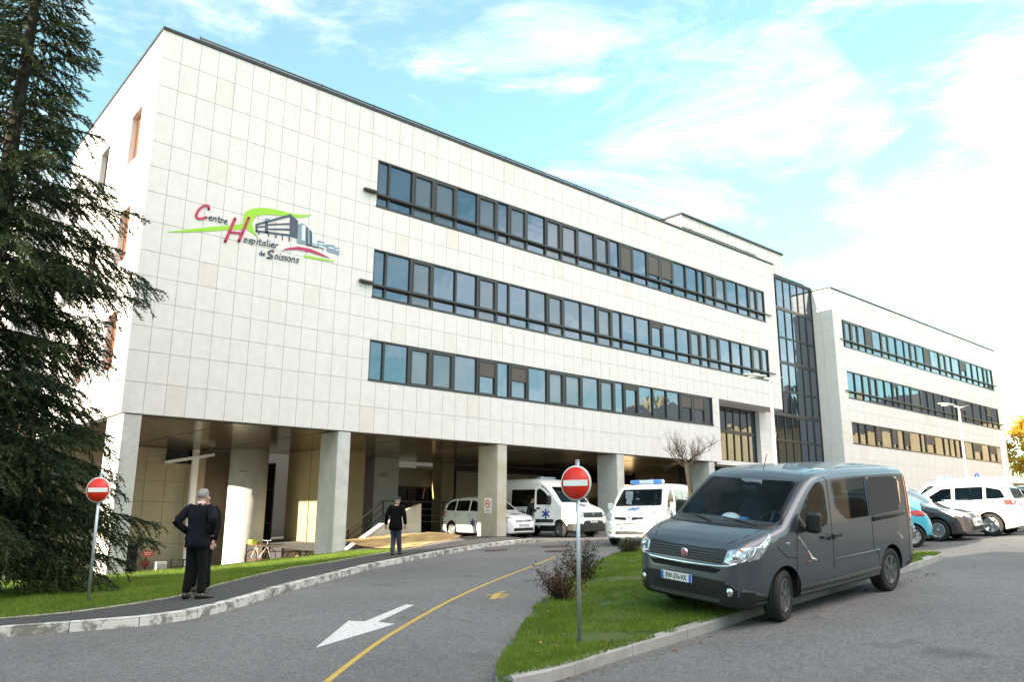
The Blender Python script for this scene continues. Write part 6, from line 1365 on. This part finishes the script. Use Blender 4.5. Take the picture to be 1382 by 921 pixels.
# tall ambulance with its door open, nose out between the columns
def tall_van(label, loc, rot):
    r = thing('white_ambulance', label, 'ambulance', loc, rot)
    s_ = dict(L=5.55, prof=[(0, .70), (.02, .95), (.06, 1.06), (.14, 1.13), (.35, 1.22), (.75, 1.34), (.98, 1.42), (1.12, 1.56), (1.45, 1.90), (1.68, 2.10), (1.85, 2.22), (2.15, 2.38), (2.6, 2.47), (3.5, 2.49), (5.2, 2.48), (5.42, 2.42), (5.5, 2.2), (5.54, 1.2), (5.55, .6)],
      plan=[(0, .66), (.04, .80), (.12, .90), (.30, .97), (.6, 1.01), (1.1, 1.03), (3, 1.035), (5.2, 1.03), (5.45, 1.0), (5.55, .94)], bot=[(0, .30), (.1, .25), (.5, .26), (5, .3), (5.55, .36)], tum=[(0, .94), (.3, .97), (.6, 1.), (1.2, 1.), (1.7, .975), (2.5, .92)], zl=ZL_VAN, rc=.15, seat=2.1, dash=1.38, dashx=1.15, seath=.95, rows=[2.15], tintx=2.3, crown=.03)
    c = Car(s_, r, WHITEPT)
    door = [(1.28, .50), (2.28, .50), (2.30, 1.30), (2.24, 2.10), (2.05, 2.16), (1.78, 2.02), (1.28, 1.52)]
    f2 = rpoly([(2.45, 1.28), (3.9, 1.28), (3.9, 2.02), (2.45, 2.02)], .06)
    fd = rpoly([(1.45, 1.36), (2.20, 1.36), (2.18, 1.98), (2.02, 2.05), (1.80, 1.93), (1.45, 1.58)], .05)
    c.finish((1.1, 5.4), [(door, 'R'), (fd, 'L'), (f2, 'LR')], [(rpoly([(-.86, 1.46), (.86, 1.46), (.76, 2.12), (-.76, 2.12)], .06), -.5, 2.2)], (1.0, 4.3), .345, .22, CARGLASS, CARGLASS_D, [(0, .62), (.3, .60), (.55, .55), (1.0, .45), (5.55, .45)], DARKRIM, 5)
    # open front door, hinged at its front edge on the near side
    mb = MB(); c.patch(mb, 'R', rpoly(door, .04), 0, .08); M = Matrix.Translation((1.28, 1.02, 0)) @ Matrix.Rotation(R(11), 4, 'Z') @ Matrix.Translation((-1.28, -1.02, 0))
    hole = fd
    bm = sheet_bm(rpoly(door, .04), lambda x, y: 0, .5); me = bpy.data.meshes.new('d'); bm.to_mesh(me); bm.free()
    pd = MB(); pd.prism(rpoly(door, .04), 'y', .98, 1.03); pm = boolean(pd.mesh('d', []), [prism_mesh(fd, 'y', -3, 3)]); pm.materials.clear(); pm.materials.append(WHITEPT); pm.transform(M); d = link(bpy.data.objects.new('door', pm), r)
    g = MB(); g.prism(fd, 'y', 1.0, 1.01, M); g.build('door_glass', CARGLASS_D, d)
    g = MB(); g.bbox(2.0, 2.2, 1.03, 1.06, 1.18, 1.24, .01, M); g.build('handle', BLACKP, d)
    g = MB(); g.box(1.34, 2.24, 1.03, 1.045, .62, .76, M); g.build('rubbing_strip', BLACKP, d)
    g = MB(); g.bbox(1.42, 1.56, 1.02, 1.24, 1.40, 1.74, .04, M); g.build('mirror', BLACKP, d)
    P = []; rr = .21; wd = rr*.36
    for k in range(6):
        a = R(90+60*k); cc, sn = math.cos(a), math.sin(a); P += [(rr*cc+wd/2*sn, rr*sn-wd/2*cc), (rr*cc-wd/2*sn, rr*sn+wd/2*cc)]; a2 = a+R(30); P.append((wd*math.cos(a2), wd*math.sin(a2)))
    g = MB(); g.prism([(1.72+x, .98+y) for x, y in P], 'y', 1.029, 1.036, M); g.build('star_emblem', BLUESTAR, d)
    g = MB(); g.bbox(1.3, 1.5, -1.26, -1.04, 1.36, 1.72, .04); g.build('mirror', BLACKP, r)
    generic_lights(c, 0, rpoly([(.62, .90), (.80, .86), (.93, 1.06), (.90, 1.20), (.74, 1.12), (.64, 1.0)], .03))
    c.part('grille', [('F', rpoly([(-.60, .84), (.60, .84), (.62, 1.04), (-.62, 1.04)], .03))], BLACKP, None, .006, .05)
    b = MB(); b.tube([c.hit('F', y, 1.045)[0]+Vector((-.01, 0, 0)) for y in (-.6, -.3, 0, .3, .6)], .018, 6); b.build('chrome_strip', CHROME, r)
    p, n = c.hit('F', 0, 1.0); b = MB(); b.lathe([(.05, -.03), (.065, -.03), (.065, -.01), (.05, -.01)], 18, axis='x', c=(p.x, 0, 1.0), close=True); b.box(p.x-.03, p.x-.01, -.06, .06, .99, 1.01); b.build('badge', CHROME, r)
    p, n = c.hit('F', 0, .68); c.plate('DA-186-YT', p.x-.015, 0, .68)
    c.star('T', .62, 0, .22); c.star('R', 3.2, .95, .2)
    c.part('side_rubbing_strip', [('R', [(2.34, .62), (4.0, .62), (4.0, .74), (2.34, .74)])], BLACKP, None, .012)
    g = MB(); g.bbox(2.6, 2.85, -.5, .5, 2.49, 2.58, .03); g.build('light_bar', mat('light_bar_grey', (.30, .36, .42), .25, coat=.5), r)
    return r
l, r_ = put(24.75, 23.15, .05, -1, 2.8)
tall_van('tall white ambulance van under the building with its front door standing open', l, r_)

def car_spec(L, W_, H, front, hood, scr0, scr1, roof, rear, belt, seat, tum=None):
    k = H/1.70
    return dict(L=L, prof=[(0, .52*k), (.02, .64*k), (.07, .74*k), (.18, .83*k), (.40, .90*k), (hood, 1.0*k), (scr0, 1.06*k), (scr0+.12, 1.13*k), (scr1-.18, 1.58*k), (scr1, 1.645*k), (scr1+.4, 1.69*k), (roof, H), (rear-.55, 1.655*k), (rear-.18, 1.565*k), (rear+.02, 1.44*k), (L-.24, 1.10*k), (L-.10, .97*k), (L-.03, .80*k), (L, .58*k)],
      plan=[(0, .50*W_), (.05, .68*W_), (.15, .82*W_), (.35, .93*W_), (.7, .98*W_), (L*.35, W_), (L*.7, W_), (L-.5, .96*W_), (L-.18, .86*W_), (L-.05, .74*W_), (L, .62*W_)], bot=[(0, .26), (.1, .20), (.5, .18), (L-.5, .2), (L, .32)],
      tum=[(0, .90), (.2, .95), (.5, 1.0), (.85*k, .995), (1.05*k, .965), (1.4*k, .84), (1.72*k, .72)], zl=[.26, .34, .42, .50, .58, .66, .74, .82, .90, .98, 1.06, 1.14, 1.25, 1.38, 1.5], rc=.12, rcy=1.5, seat=seat, dash=.98*k, dashx=scr0+.2, seath=.45, rows=[seat, seat+.9], tintx=seat+.3, crown=.03)
def car(name, label, cat, loc, rot, sp, pt, fwin, wheels, wr, plate, stars=False, rim=SILVER, spokes=7, headl=None, group=None, front='bars', rearp=None):
    r = thing(name, label, cat, loc, rot, group=group); c = Car(sp, r, pt); L_ = sp['L']; k = sp['prof'][11][1]/1.70
    wins = [(rpoly(q, .05), 'LR') for q in fwin]; Wp = sp['plan'][5][1]
    c.finish((sp['dashx']-.05, L_-.16), wins, [(rpoly([(-.74*Wp, 1.14*k), (.74*Wp, 1.14*k), (.60*Wp, 1.575*k), (-.60*Wp, 1.575*k)], .06), -.5, sp['seat']), (rpoly([(-.66*Wp, 1.14*k), (.66*Wp, 1.14*k), (.54*Wp, 1.50*k), (-.54*Wp, 1.50*k)], .06), L_-.75, L_+.6)], wheels, wr, .20, CARGLASS, CARGLASS_D, None, rim, spokes, cavfloor=.40)
    c.part('headlamp', [('F', headl or rpoly([(.48*Wp, .70*k), (.66*Wp, .68*k), (.86*Wp, .80*k), (.88*Wp, .90*k), (.66*Wp, .84*k)], .02))], LAMPG, None, .008, .04); c.part('headlamp', [('F', [(-y, z) for y, z in (headl or rpoly([(.48*Wp, .70*k), (.66*Wp, .68*k), (.86*Wp, .80*k), (.88*Wp, .90*k), (.66*Wp, .84*k)], .02))])], LAMPG, None, .008, .04)
    for v in 'LR':
        c.part('headlamp_side', [(v, [(.16, .70*k), (.50, .80*k), (.78, .945*k), (.40, .88*k), (.2, .80*k)])], LAMPG, None, .006, .05)
        c.part('tail_lamp', [(v, [(L_-.45, .95*k), (L_-.16, .93*k), (L_-.20, 1.05*k), (L_-.30, 1.12*k), (L_-.55, 1.10*k)])], LAMPR, None, .007, .05)
        for q_ in ([(sp['seat']-.72, .35), (sp['seat']-.72, .95*k)], [(sp['seat']+.28, .3), (sp['seat']+.26, 1.05*k)], [(sp['seat']+1.15, .55), (sp['seat']+1.2, 1.05*k)]): c.part('shut_line', c.seam(v, q_), VOID, None, .002, .3)
        for xh in (sp['seat']+.15, sp['seat']+1.0): c.part('door_handle', [(v, [(xh-.10, .90*k), (xh+.10, .905*k), (xh+.10, .93*k), (xh-.10, .925*k)])], pt if pt is not WHITEPT else SILVER, None, .022)
    c.part('tail_lamp', [('B', [(.55*Wp, .90*k), (.72*Wp, .90*k), (.74*Wp, 1.08*k), (.60*Wp, 1.06*k)])], LAMPR, None, .008, .05); c.part('tail_lamp', [('B', [(-.55*Wp, .90*k), (-.72*Wp, .90*k), (-.74*Wp, 1.08*k), (-.60*Wp, 1.06*k)])], LAMPR, None, .008, .05)
    c.part('grille', [('F', rpoly([(-.46*Wp, .66*k), (.46*Wp, .66*k), (.46*Wp, .735*k), (-.46*Wp, .735*k)], .015))], BLACKP, None, .006, .05)
    c.part('lower_intake', [('F', rpoly([(-.62*Wp, .30*k), (.62*Wp, .30*k), (.58*Wp, .42*k), (-.58*Wp, .42*k)], .03))], VOID, None, .006, .05)
    if stars: b = MB(); b.tube([c.hit('F', y, .70*k)[0]+Vector((-.008, 0, 0)) for y in (-.42, -.2, 0, .2, .42)], .010, 6); b.build('grille_bar', CHROME, r)
    p, n = c.hit('F', 0, .70*k); b = MB(); b.lathe([(.001, -.02), (.05, -.018), (.055, 0)], 18, axis='x', c=(p.x-.004, 0, .70*k)); b.build('badge', CHROME, r)
    p, n = c.hit('F', 0, .53*k); c.plate(plate, p.x-.012, 0, .53*k); p, n = c.hit('B', 0, .62*k if rearp is None else rearp); c.plate(plate, p.x+.012, 0, .62*k if rearp is None else rearp, face=1)
    c.part('rear_bumper', [('B', rpoly([(-.68*Wp, .36), (.68*Wp, .36), (.68*Wp, .46), (-.68*Wp, .46)], .02))], BLACKP, None, .007, .06)
    c.mirror(sp['seat']-.62, Wp+.0, 1.08*k, pt, .16, .15)
    if stars: c.star('T', .60, 0, .19); c.star('R', sp['seat']-.05, .62, .19); c.star('L', sp['seat']-.05, .62, .19)
    return c
l, r_ = put(22.28, 24.75, .0, -1, 2.4)
car('white_ambulance_car', 'white ambulance estate car half hidden behind the stained column', 'ambulance car', l, r_, car_spec(4.85, .90, 1.72, 0, .95, 1.15, 2.15, 3.0, 4.45, 1.06, 2.35), WHITEPT, [[(1.62, 1.10), (2.55, 1.12), (2.55, 1.57), (2.20, 1.53), (1.75, 1.24)], [(2.65, 1.12), (3.55, 1.13), (3.55, 1.57), (2.65, 1.57)], [(3.64, 1.14), (4.30, 1.16), (4.25, 1.40), (4.05, 1.53), (3.64, 1.57)]], (.92, 3.84), .33, 'BH-974-MQ', True, spokes=10)
# cars parked at the right
l, r_ = put(19.6, 12.6, -.3, .95, 2.1)
car('parked_car', 'dark blue grey car seen mostly hidden behind the rear of the grey van', 'car', l, r_, car_spec(4.2, .87, 1.50, 0, .9, 1.1, 2.05, 2.7, 3.85, 1.0, 2.2), paint('dark_blue_paint', (.028, .034, .05), .8, .3), [[(1.62, .98), (2.5, .99), (2.5, 1.36), (2.2, 1.34), (1.75, 1.10)], [(2.6, .99), (3.4, 1.0), (3.2, 1.34), (2.6, 1.36)]], (.85, 3.4), .31, 'CD-205-LP', group='cars parked in the row at right')
l, r_ = put(21.55, 12.3, -.48, .88, 1.85)
car('parked_car', 'small turquoise blue hatchback parked beside the dark brown car', 'car', l, r_, car_spec(3.6, .83, 1.47, 0, .75, .92, 1.75, 2.3, 3.32, 1.0, 1.9), paint('turquoise_paint', (.08, .44, .56), .8, .3), [[(1.35, .97), (2.5, .99), (2.5, 1.33), (1.9, 1.33), (1.45, 1.06)], [(2.6, .99), (3.1, 1.0), (2.95, 1.28), (2.6, 1.33)]], (.72, 3.07), .29, 'AZ-630-GN', group='cars parked in the row at right', spokes=8)
l, r_ = put(25.75, 8.75, .06, -1, 2.1)
car('parked_car', 'dark brown grey family car with bright headlamp parked facing out', 'car', l, r_, car_spec(4.3, .90, 1.62, 0, .9, 1.12, 2.05, 2.8, 3.9, 1.02, 2.25), paint('brown_grey_paint', (.040, .034, .036), .8, .28), [[(1.62, 1.05), (2.5, 1.07), (2.5, 1.48), (2.2, 1.45), (1.75, 1.17)], [(2.6, 1.07), (3.35, 1.08), (3.3, 1.46), (2.6, 1.48)], [(3.43, 1.09), (3.85, 1.1), (3.75, 1.38), (3.43, 1.45)]], (.86, 3.55), .315, 'BT-512-HC', group='cars parked in the row at right', spokes=9)
l, r_ = put(27.9, 12.55, -.05, 1, 2.2)
car('parked_car', 'white family car with a red tail lamp and bright alloy wheel at the right edge', 'car', l, r_, car_spec(4.53, .92, 1.64, 0, .9, 1.15, 2.2, 2.9, 4.15, 1.03, 2.35), paint('pearl_white_paint', (.76, .77, .78), .7, .3), [[(1.68, 1.06), (2.6, 1.08), (2.6, 1.49), (2.3, 1.47), (1.85, 1.2)], [(2.7, 1.08), (3.5, 1.09), (3.5, 1.49), (2.7, 1.5)], [(3.58, 1.1), (4.1, 1.12), (3.98, 1.38), (3.58, 1.48)]], (.88, 3.61), .335, 'DF-849-VB', group='cars parked in the row at right', spokes=6)
l, r_ = put(31.2, 11.6, -.05, 1, 2.1)
car('parked_car', 'dark car just visible behind the white family car at the right edge', 'car', l, r_, car_spec(4.2, .88, 1.5, 0, .9, 1.1, 2.05, 2.7, 3.85, 1.0, 2.2), paint('dark_green_paint', (.02, .03, .03), .8, .3), [[(1.62, .98), (2.5, .99), (2.5, 1.36), (2.2, 1.34), (1.75, 1.10)], [(2.6, .99), (3.4, 1.0), (3.2, 1.34), (2.6, 1.36)]], (.85, 3.4), .31, 'EL-377-KA', group='cars parked in the row at right')
# ------------------------------------------------------------------ neighbours and an added shade building outside the frame: they shade the street and show in the glass
def house(name, label, x0, x1, y0, y1, ze, zr, wall, axis='y', z0=1.0, win=True):
    r = thing(name, label, 'building', (x0, y0, z0)); b = MB(); b.box(x0, x1, y0, y1, z0-2, ze); W(b, 'wall', wall, r)
    b = MB()
    if axis == 'y': xm = (x0+x1)/2; b.prism([(x0-.4, ze-.02), (x1+.4, ze-.02), (xm, zr)], 'y', y0-.4, y1+.4)
    else: ym = (y0+y1)/2; b.prism([(y0-.4, ze-.02), (y1+.4, ze-.02), (ym, zr)], 'x', x0-.4, x1+.4)
    rf = W(b, 'roof', SLATE, r)
    b = MB(); b.box((x0+x1)/2-.5, (x0+x1)/2+.5, y0+2, y0+3.2, zr-2, zr+1.2); W(b, 'chimney', wall, rf)
    if win:
        n = int((y1-y0)/3)
        for i in range(n):
            y = y0+1.2+i*3
            for z in frange(z0+1., ze-2.2, 2.9)[:2]:
                b = MB(); b.box(x0-.06, x0-.005, y, y+1.05, z, z+1.6); w = W(b, 'window', SIGNWHITE, r); b = MB(); b.box(x0-.08, x0-.062, y+.1, y+.95, z+.1, z+1.5); W(b, 'pane', GLASS_D, w)
    return r
HOUSEW = mat('honey_stone', (.50, .385, .22), .9, c2=(.36, .275, .16), vscale=.6, bump=.3)
DULLSTONE = mat('dull_stone', (.16, .135, .105), .9, var=.25, vscale=.6)
house('stone_house', 'honey coloured stone house with slate roof across the street', 84, 93, -24, 3, 12.5, 17.5, HOUSEW, z0=1.8)
house('stone_house', 'taller honey coloured stone house with slate roof across the street', 99, 110, 0, 19, 12.5, 17.5, HOUSEW, z0=1.8)
leafy_tree('autumn_tree', 'yellow autumn tree between the stone houses across the street', (118, 22.5, 1.8), 12, 5, YELLOWL, 9, 4000, .3)
house('terrace_house', 'long honey stone terrace across the street behind the camera', 2, 30, -27, -18, 5.6, 9.5, DULLSTONE, axis='x', z0=.6, win=False)
house('terrace_house', 'taller honey stone terrace further along the street', 46, 78, -25, -13, 7.5, 12.5, DULLSTONE, axis='x', z0=1.2, win=False)
house('shade_building', 'long pale building added out of view left of the street for shade', -27, -18, -40, 22.9, 8.5, 10.2, mat('shade_building_render', (.45, .42, .36), .9, var=.1), z0=-.6, win=False)  # unseen block added so that its shade covers the foreground road
cedar('cedar_tree', 'dark cedar beyond the left end of the added shade building', (-9.5, 19.0, -.5), 17, 3.0, 15, dens=.8)

# ------------------------------------------------------------------ sky, sun, camera
SUN_EL, SUN_AZ = R(12.5), (-.9988, .048)
sd = Vector((SUN_AZ[0]*math.cos(SUN_EL), SUN_AZ[1]*math.cos(SUN_EL), math.sin(SUN_EL)))
sun = bpy.data.lights.new('sun', 'SUN'); sun.energy = 4.2; sun.angle = R(.53); sun.color = (1, .86, .66)
so = bpy.data.objects.new('sun', sun); col.objects.link(so); so.rotation_euler = sd.to_track_quat('Z', 'Y').to_euler()
w = bpy.data.worlds.new('World'); sc.world = w; w.use_nodes = True; nt = w.node_tree; L = nt.links.new; N = nt.nodes.new
bg = nt.nodes['Background']; sky = N('ShaderNodeTexSky'); sky.sky_type = 'NISHITA'; sky.sun_disc = False
sky.sun_elevation = SUN_EL; sky.sun_rotation = math.atan2(sd.x, sd.y); sky.air_density = .9; sky.dust_density = .05; sky.ozone_density = .35
tc = N('ShaderNodeTexCoord')
mp = N('ShaderNodeMapping'); mp.inputs['Scale'].default_value = (1.0, 1.0, 2.6); mp.inputs['Rotation'].default_value = (0, 0, R(20)); mp.inputs['Location'].default_value = (.9, .55, .1); L(tc.outputs['Generated'], mp.inputs['Vector'])
n1 = N('ShaderNodeTexNoise'); n1.inputs['Scale'].default_value = 2.0; n1.inputs['Detail'].default_value = 9; n1.inputs['Roughness'].default_value = .62; n1.inputs['Distortion'].default_value = .35; L(mp.outputs['Vector'], n1.inputs['Vector'])
# more cloud low down, clear overhead
sx = N('ShaderNodeSeparateXYZ'); L(tc.outputs['Generated'], sx.inputs[0])
ad = N('ShaderNodeMapRange'); ad.inputs[1].default_value = .05; ad.inputs[2].default_value = .65; ad.inputs[3].default_value = .06; ad.inputs[4].default_value = -.13; L(sx.outputs['Z'], ad.inputs[0])
# bright cloud added high behind the camera, unseen, to light the shaded facade
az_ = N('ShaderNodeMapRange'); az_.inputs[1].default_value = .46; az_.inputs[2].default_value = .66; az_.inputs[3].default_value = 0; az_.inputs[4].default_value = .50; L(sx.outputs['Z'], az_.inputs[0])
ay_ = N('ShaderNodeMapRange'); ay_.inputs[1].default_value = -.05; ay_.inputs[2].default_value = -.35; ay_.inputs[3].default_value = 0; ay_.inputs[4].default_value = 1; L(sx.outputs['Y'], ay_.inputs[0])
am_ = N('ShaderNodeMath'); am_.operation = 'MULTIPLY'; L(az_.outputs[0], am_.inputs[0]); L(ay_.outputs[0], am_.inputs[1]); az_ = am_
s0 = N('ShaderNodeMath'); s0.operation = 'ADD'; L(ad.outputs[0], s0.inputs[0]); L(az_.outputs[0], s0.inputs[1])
sm = N('ShaderNodeMath'); sm.operation = 'ADD'; L(n1.outputs['Fac'], sm.inputs[0]); L(s0.outputs[0], sm.inputs[1])
rp = N('ShaderNodeValToRGB'); rp.color_ramp.elements[0].position = .445; rp.color_ramp.elements[0].color = (.035, .035, .035, 1); rp.color_ramp.elements[1].position = .84; rp.color_ramp.elements[1].color = (1, 1, 1, 1); rp.color_ramp.interpolation = 'EASE'
L(sm.outputs[0], rp.inputs['Fac'])
mx = N('ShaderNodeMix'); mx.data_type = 'RGBA'; # thin wisps between the banks
m4 = N('ShaderNodeMapping'); m4.inputs['Scale'].default_value = (1.0, 1.6, 4.0); m4.inputs['Rotation'].default_value = (0, 0, R(50)); L(tc.outputs['Generated'], m4.inputs['Vector'])
n4 = N('ShaderNodeTexNoise'); n4.inputs['Scale'].default_value = 3.2; n4.inputs['Detail'].default_value = 10; n4.inputs['Roughness'].default_value = .6; n4.inputs['Distortion'].default_value = .6; L(m4.outputs['Vector'], n4.inputs['Vector'])
w4 = N('ShaderNodeMapRange'); w4.inputs[1].default_value = .42; w4.inputs[2].default_value = .72; w4.inputs[3].default_value = 0; w4.inputs[4].default_value = .20; L(n4.outputs['Fac'], w4.inputs[0])
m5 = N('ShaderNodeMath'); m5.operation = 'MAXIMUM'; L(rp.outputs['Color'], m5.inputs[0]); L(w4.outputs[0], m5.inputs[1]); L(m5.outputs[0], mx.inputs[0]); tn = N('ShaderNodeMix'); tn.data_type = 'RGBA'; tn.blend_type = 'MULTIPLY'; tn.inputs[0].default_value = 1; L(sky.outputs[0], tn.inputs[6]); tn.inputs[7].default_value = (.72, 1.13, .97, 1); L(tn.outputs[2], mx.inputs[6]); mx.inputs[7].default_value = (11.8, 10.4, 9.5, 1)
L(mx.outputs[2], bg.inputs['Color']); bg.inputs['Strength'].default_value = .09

cam = bpy.data.cameras.new('camera'); cam.sensor_width = 36; cam.lens = 1058.04*36/1382; cam.clip_end = 3000; cam.clip_start = .1
co = bpy.data.objects.new('camera', cam); col.objects.link(co); co.location = (0, 0, 1.75)
yaw, pit, rol = R(41.02676), R(12.57355), R(.362995)
fwd = Vector((math.sin(yaw)*math.cos(pit), math.cos(yaw)*math.cos(pit), math.sin(pit))); rt = Vector((math.cos(yaw), -math.sin(yaw), 0)); up = rt.cross(fwd)
r2 = math.cos(rol)*rt+math.sin(rol)*up; u2 = -math.sin(rol)*rt+math.cos(rol)*up
co.rotation_euler = Matrix((r2, u2, -fwd)).transposed().to_euler()
sc.camera = co
vs = sc.view_settings; sc.display_settings.display_device = 'sRGB'; vs.view_transform = 'Standard'; vs.look = 'None'; vs.gamma = 1; vs.use_curve_mapping = False; vs.exposure = 2.25
sc.cycles.max_bounces = 8; sc.cycles.transparent_max_bounces = 16; sc.cycles.use_denoising = True
sc.cycles.sample_clamp_indirect = 8
